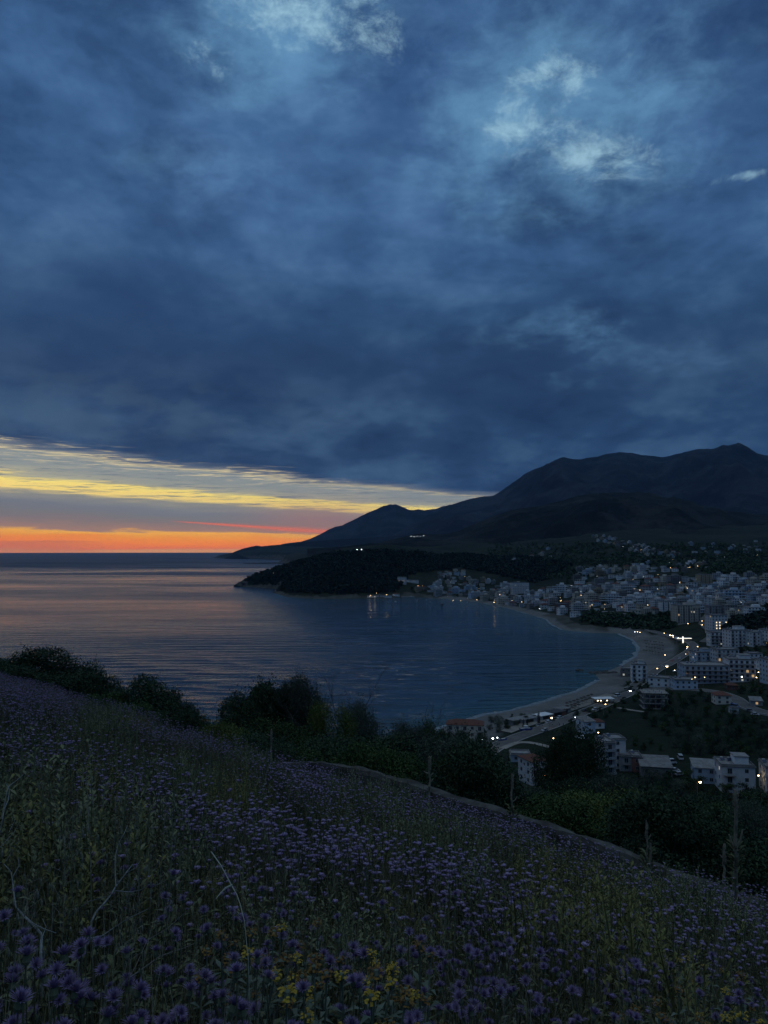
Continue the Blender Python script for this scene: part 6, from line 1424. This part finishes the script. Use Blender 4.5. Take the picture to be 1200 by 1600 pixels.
# ================================================================== CARS, BOATS, BEACH THINGS
PAINT = {'white': (.6, .61, .62), 'silver': (.38, .39, .4), 'black': (.02, .02, .022), 'blue': (.04, .09, .3), 'red': (.35, .04, .03), 'grey': (.15, .155, .16)}
def car_proto(colour, on=False, van=False):
    t = thing('parked_car', 'x', 'van' if van else 'car'); L_, W_, h1, h2 = (4.9, 1.9, 1.1, 2.1) if van else (4.3, 1.75, .85, 1.45); mb = MB()
    prof = [(-L_ / 2, .3), (-L_ / 2, h1 * .85), (-L_ / 2 + .25, h1), (L_ / 2 - .9 if not van else L_ / 2 - .5, h1), (L_ / 2 - .1, h1 * .8), (L_ / 2, .3)]
    for i in range(len(prof)):
        a, b = prof[i], prof[(i + 1) % len(prof)]; mb.face([(a[0], -W_ / 2, a[1]), (b[0], -W_ / 2, b[1]), (b[0], W_ / 2, b[1]), (a[0], W_ / 2, a[1])][::-1])
    mb.face([(p[0], -W_ / 2, p[1]) for p in prof][::-1]); mb.face([(p[0], W_ / 2, p[1]) for p in prof])
    cab = [(-L_ / 2 + .3, h1 + .002), (-L_ / 2 + .75 if not van else -L_ / 2 + .35, h2), (L_ * .12 if not van else L_ * .28, h2), (L_ * .27 if not van else L_ * .42, h1 + .002)]; w2 = W_ / 2 - .12
    top = [(cab[1][0], h2 + .001), (cab[2][0], h2 + .001)]; mb.box(top[0][0], top[1][0], -w2 + .02, w2 - .02, h2 + .004, h2 + .04)
    obj('body', mb.mesh('body', mat('paint_' + colour, PAINT[colour], None, .3, 1, .5)), t)
    mb = MB()
    for i in range(3): a, b = cab[i], cab[i + 1]; mb.face([(a[0], -w2, a[1]), (b[0], -w2, b[1]), (b[0], w2, b[1]), (a[0], w2, a[1])][::-1])
    mb.face([(p[0], -w2, p[1]) for p in cab][::-1]); mb.face([(p[0], w2, p[1]) for p in cab]); obj('windows', mb.mesh('windows', M_GLASS), t)
    wm = cached('wheel', lambda: MB().tube([(0, -.1, 0), (0, .1, 0)], .31, 12).mesh('wheel', M_DARK))
    for sx in (-1, 1):
        for sy in (-1, 1): obj('wheel', wm, t, (sx * L_ * .31, sy * (W_ / 2 - .08), .31))
    hm = cached(('hl', on), lambda: MB().box(-.03, .05, -.16, .16, -.08, .08).mesh('headlight', emat('headlight', (1, .95, .85), 30.) if on else M_FRAME))
    for sy in (-1, 1): obj('headlight', hm, t, (L_ / 2, sy * W_ * .33, .62))
    return t
CARS = [(843, 1135, 'silver', 0, 0, 40, 'silver car parked beside the tall narrow cypress'), (857, 1130, 'white', 0, 0, 40, 'white car parked just beyond the silver one'), (851, 1143, 'silver', 0, 0, 220, 'silver car on the inland side of the near road end'), (875, 1123, 'white', 0, 0, 40, 'white car parked under the street lamp by the beach sheds'), (929, 1110, 'white', 0, 0, 215, 'white car on the beach road abreast of the cubic house'),
        (965, 1089, 'white', 0, 1, 38, 'white van parked beside the beach pavilion'), (988, 1081, 'black', 1, 0, 215, 'car with headlights on driving down the beach road'), (942, 1100, 'black', 0, 0, 40, 'black car parked at the beach pavilion'), (914, 1112, 'black', 0, 0, 40, 'black car parked along the tree-lined verge'), (862, 1128, 'grey', 0, 0, 40, 'grey car last in the roadside row'),
        (1148, 1106, 'blue', 0, 1, 300, 'long blue van parked behind the pyramid-roofed house'), (1054, 1206, 'white', 0, 0, 10, 'white car parked in the lit yard between the lower houses'), (1062, 1212, 'silver', 0, 0, 15, 'silver car parked in the lower yard'), (1048, 1194, 'white', 0, 1, 5, 'white van behind the metal-roofed hall'), (1063, 1187, 'silver', 0, 1, 80, 'silver van at the edge of the open grass'), (1036, 1188, 'black', 0, 0, 10, 'black car beside the metal-roofed hall'),
        (1042, 1042, 'white', 1, 0, 250, 'car with bright headlights coming toward the beach hotel'), (1055, 1050, 'white', 0, 0, 200, 'white car at the roundabout below the pale blue block'), (1035, 1043, 'silver', 0, 0, 60, 'silver car waiting beside the beach hotel'), (1062, 1030, 'white', 0, 0, 60, 'white car parked on the verge beyond the beach hotel'), (1075, 1020, 'grey', 0, 0, 60, 'grey car climbing the lit road'), (1050, 1034, 'red', 0, 0, 60, 'red car parked along the lit road'),
        (1052, 994, 'white', 1, 0, 230, 'car with headlights on by the upper end of the lit road'), (1062, 997, 'black', 1, 0, 230, 'second car with headlights on near the lit canopy'), (1172, 1112, 'grey', 0, 0, 330, 'grey car parked where the bending road leaves the picture'), (1180, 1118, 'white', 0, 0, 330, 'white car close to the right picture edge on the bending road'), (1078, 1075, 'silver', 0, 0, 180, 'silver car passing the pale blue box building')]
cp = {}
for (a, b, colr, on, van, ang, lb) in CARS:
    c = place(a, b, 150.)
    if not c: continue
    key = (colr, on, van); zz_ = c[2] + .25
    if key not in cp: cp[key] = o = car_proto(colr, bool(on), bool(van)); o.location = (c[0], c[1], zz_); o.rotation_euler = (0, 0, R(ang)); o['label'] = lb; o['group'] = 'cars along the bay roads'
    else: o = copy_tree(cp[key], (c[0], c[1], zz_), R(ang), None, lb, 'cars along the bay roads')
    if van: o.name = 'parked_van'; o['category'] = 'van'
def boat(label, px, py, L_, rz, hullc, ashore=False, cabin=True, mast=0):
    if ashore: c = place(px, py, 150.); z_ = c[2] + .5
    else: c = at_sea(px, py) + (0,); z_ = 0
    t = thing('boat', label, 'boat', (c[0], c[1], z_), R(rz), 'boats at the bay'); W_ = L_ * .34; H_ = L_ * .15; st = [(-.5, .42), (-.2, .5), (.15, .46), (.38, .25), (.5, .02)]
    mb = MB(); n = len(st)
    for k_, (zf, wf) in enumerate(((-.35, .45), (.15, .85), (1., 1.))):
        for (xf, w_) in st: mb.v.append((xf * L_ * (.92 + .08 * zf), -w_ * W_ * wf, zf * H_))
        for (xf, w_) in st[::-1]: mb.v.append((xf * L_ * (.92 + .08 * zf), w_ * W_ * wf, zf * H_))
    for k_ in range(2):
        for j in range(2 * n): a = k_ * 2 * n + j; b = k_ * 2 * n + (j + 1) % (2 * n); mb.f.append((a, b, b + 2 * n, a + 2 * n)); mb.mi.append(0)
    mb.f.append(tuple(range(2 * n))[::-1]); mb.mi.append(0); obj('hull', mb.mesh('hull', mat('paint_' + hullc, PAINT[hullc])), t)
    mb = MB(); mb.box(-L_ * .42, L_ * .3, -W_ * .4, W_ * .4, H_ * .8, H_ * .86); obj('deck', mb.mesh('deck', MW['cream']), t)
    if cabin: obj('cabin', MB().box(-L_ * .15, L_ * .12, -W_ * .28, W_ * .28, H_ * .863, H_ * 2.1).mesh('cabin', MW['white']), t)
    if mast: obj('mast', MB().tube([(0, 0, H_), (0, 0, mast)], [.08, .04], 6).mesh('mast', M_RAIL), t)
boat('blue and white boat on land beside the near road', 822, 1142, 7.5, 10, 'blue', True); boat('small blue boat under tarpaulin at the end of the near road', 785, 1158, 5.5, 20, 'blue', True, False)
for a, b, L_, lb, ms in ((690, 945, 12, 'dark sailing boat moored off the far town beach', 9), (651, 940, 6, 'small white boat moored in the corner by the quay', 0), (672, 941, 6, 'small boat between the quay corner and the sailing boat', 0), (666, 938, 5, 'tiny white boat near the head of the bay', 0), (618, 941, 8, 'pale boat lying before the quay houses', 0), (652, 937.5, 5, 'tiny boat close to the shore in the quay corner', 0), (730, 942, 6, 'small white boat off the lamps of the far beach', 0)):
    boat(lb, a, b, L_, random.uniform(0, 180), 'black' if ms else 'white', False, not ms, ms)
# thatched parasols on the two beaches
M_THATCH = mat('thatch', (.04, .034, .026), (.07, .058, .042), .95, 4.)
pr = thing('beach_parasol', 'x', 'parasol'); obj('pole', MB().tube([(0, 0, -.3), (0, 0, 2.4)], .06, 6).mesh('pole', M_BARK), pr)
mb = MB(); mb.lathe([(0, 2.75), (.5, 2.55), (1.3, 2.1), (1.35, 1.98), (.5, 2.4), (0, 2.55)], 12); obj('thatch', mb.mesh('thatch', M_THATCH), pr); first = True
def parasols(rows, label, group):
    global first
    for (a0, b0, a1, b1, n) in rows:
        for i in range(n):
            a = a0 + (a1 - a0) * i / max(n - 1, 1); b = b0 + (b1 - b0) * i / max(n - 1, 1); c = place(a, b, 200.)
            if not c: continue
            if first: first = False; o = pr; o.location = c
            else: o = copy_tree(pr, (c[0] + random.gauss(0, .2), c[1] + random.gauss(0, .3), c[2]), random.uniform(0, 6))
            o['label'] = label; o['group'] = group
parasols([(1008, 1004, 1034, 1007, 7), (1010, 1009, 1036, 1012, 7), (1010, 1014, 1036, 1018, 7), (1006, 1019, 1034, 1024, 7)], 'thatched parasol in the rows on the beach beyond the hotel', 'parasols on the beach beyond the hotel')
parasols([(886, 1104, 924, 1090, 8), (880, 1111, 922, 1096, 8), (876, 1117, 905, 1106, 6)], 'thatched parasol in the rows on the near beach beside the pavilion', 'parasols on the near beach')
# open beach pavilion with lit bar
c = place(942, 1099); t = thing('beach_pavilion', 'open pavilion with pale flat roof and lit bar beside the beach road', 'pavilion', c, R(6)); w_ = 13.
obj('roof', MB().box(-w_ / 2, w_ / 2, -3.5, 3.5, 3.2, 3.5).mesh('roof', MW['white']), t)
for a in (-.46, 0, .46):
    for b in (-3.1, 3.1): obj('post', cached('pp', lambda: MB().box(-.12, .12, -.12, .12, -.6, 3.197).mesh('post', M_BARK)), t, (a * w_, b, 0))
obj('counter', MB().box(-4.5, 1, 0, .7, 0, 1.1).mesh('counter', M_BARK), t); lm_ = MB().box(-.35, .35, -.05, .05, -.25, .25).mesh('lit_lamp', M_LAMPB := emat('bar_light', (1, .85, .55), 6.))
for a in (-4.6, -2.6, 1.5): obj('lamp', lm_, t, (a, -3.2, 2.4))
obj('back_wall', MB().box(-5.5, 5.5, 2.6, 2.8, 0, 3.1).mesh('back_wall', MW['grey']), t)
for a, b, w_, d_, lb, cc in ((806, 1130, 10, 6, 'pale canvas-roofed beach shed nearest the red-roofed house', 'grey'), (822, 1128, 12, 7, 'pale arched beach shed behind the parked boat', 'grey'), (848, 1123, 10, 6, 'white-roofed beach kiosk beyond the tall narrow cypress', 'white'), (866, 1118, 12, 7, 'dark-roofed beach bar with lamp in front', 'brick red'), (878, 1113, 9, 6, 'grey-roofed beach hut before the parasol rows', 'grey')):
    c = place(a, b); t = thing('beach_hut', lb, 'beach hut', c, R(35), 'beach huts along the near road'); obj('wall', MB().box(-w_ / 2, w_ / 2, -d_ / 2, d_ / 2, -1, 2.5).mesh('wall', MW['grey' if cc != 'brick red' else 'brick red']), t)
    mb = MB(); mb.hip(w_, d_, 2.69, 1.0, .5); obj('roof', mb.mesh('roof', MW['white'] if cc == 'white' else (M_SLAB if cc == 'grey' else mat('dark_roof', (.05, .05, .055), (.08, .08, .085), .9, 1))), t); obj('opening', MB().box(-w_ * .3, w_ * .2, -d_ / 2 - .05, -d_ / 2 + .05, .1, 2.1).mesh('opening', M_DARK), t)  # opening is a dark panel on the wall, inner shade put into its colour
# quay, rocks and the low spit
def rock(label, pts, z, name='rock', seed=0, m=None):
    rg_ = random.Random(seed); t_ = MB(); 
    for (x_, y_, r_, h_) in pts:
        n0 = len(t_.v); nl_ = 5
        for k_ in range(nl_):
            f_ = k_ / (nl_ - 1); rr2 = r_ * math.cos(f_ * 1.45) 
            for j in range(10): a = 6.283 * j / 10; q2 = rr2 * rg_.uniform(.75, 1.2); t_.v.append((x_ + math.cos(a) * q2, y_ + math.sin(a) * q2, z - 1.5 + (h_ + 1.5) * math.sin(f_ * 1.5) * rg_.uniform(.9, 1.1)))
        for k_ in range(nl_ - 1):
            for j in range(10): a = n0 + k_ * 10 + j; b = n0 + k_ * 10 + (j + 1) % 10; t_.f.append((a, b, b + 10, a + 10)); t_.mi.append(0)
        t_.f.append(tuple(n0 + 40 + j for j in range(10))); t_.mi.append(0)
    return tag(obj(name, t_.mesh(name, m or mat('shore_rock', (.05, .048, .045), (.09, .085, .08), .95, .3, bump=.5))), label, 'rock')
x_, y_ = at_sea(904, 1048); rock('small dark rock alone in the water off the hotel beach', [(x_, y_, 3.2, 1.5), (x_ + 3, y_ + 1, 2.4, 1.)], 0, seed=1)
x_, y_ = at_sea(934, 1052); rock('dark rocky spit running into the water beside the beach hotel', [(x_, y_, 5, 1.8), (x_ + 6, y_ - 1, 5, 2.4), (x_ - 5, y_ + 1, 3.5, 1.2), (x_ + 12, y_ - 3, 5, 2.2)], 0, seed=2)
x_, y_ = at_sea(432, 926); rock('pale rock ledges at the waterline of the forested headland', [(x_ + i * 14, y_ - i * 5 + 6, 11, 4 + 3 * (i % 2)) for i in range(7)], 0, seed=3)
x_, y_ = at_sea(373, 916); rock('steep rocks at the outermost tip of the headland', [(x_ + 2 + i * 17, y_ - 4 + i * 2, 15, 10 + 4 * (i % 2)) for i in range(4)], 0, seed=4)
rock('low flat spit of land reaching into the water behind the headland', [(at_depth(388 + i * 10, 880, 5400)[0], 5400 + 12 * i, 38 + 4 * i, 6 + i) for i in range(8)], 0, seed=5, m=mat('shore_rock', (0, 0, 0)))
mb = MB(); q0 = at_sea(572, 934.6); q1 = at_sea(645, 932.5); d_ = math.atan2(q1[1] - q0[1], q1[0] - q0[0]); mb.box(0, math.hypot(q1[0] - q0[0], q1[1] - q0[1]), -5, 12, -3, 1.3, d_, q0); tag(obj('quay', mb.mesh('quay', M_KERB)), 'pale concrete quay at the foot of the forested headland', 'quay'); bpy.data.objects['quay']['kind'] = 'thing'

# ================================================================== AIR
def haze():
    m = bpy.data.materials.new('haze_air'); m.use_nodes = True
    g = NT(m.node_tree); out = g.n('ShaderNodeOutputMaterial'); v = g.n('ShaderNodeVolumePrincipled')
    v.inputs['Color'].default_value = (.30, .56, 1, 1); v.inputs['Density'].default_value = HAZE; v.inputs['Anisotropy'].default_value = 0.
    g.link(v.outputs[0], out.inputs['Volume'])
    mb = MB().box(-33000, 33000, -9000, 33000, -60, 2300)
    o = obj('haze', mb.mesh('haze', m)); tag(o, kind='stuff', label='thin blue evening haze over the bay and mountains', cat='haze')
HAZE = 1.7e-5
haze()
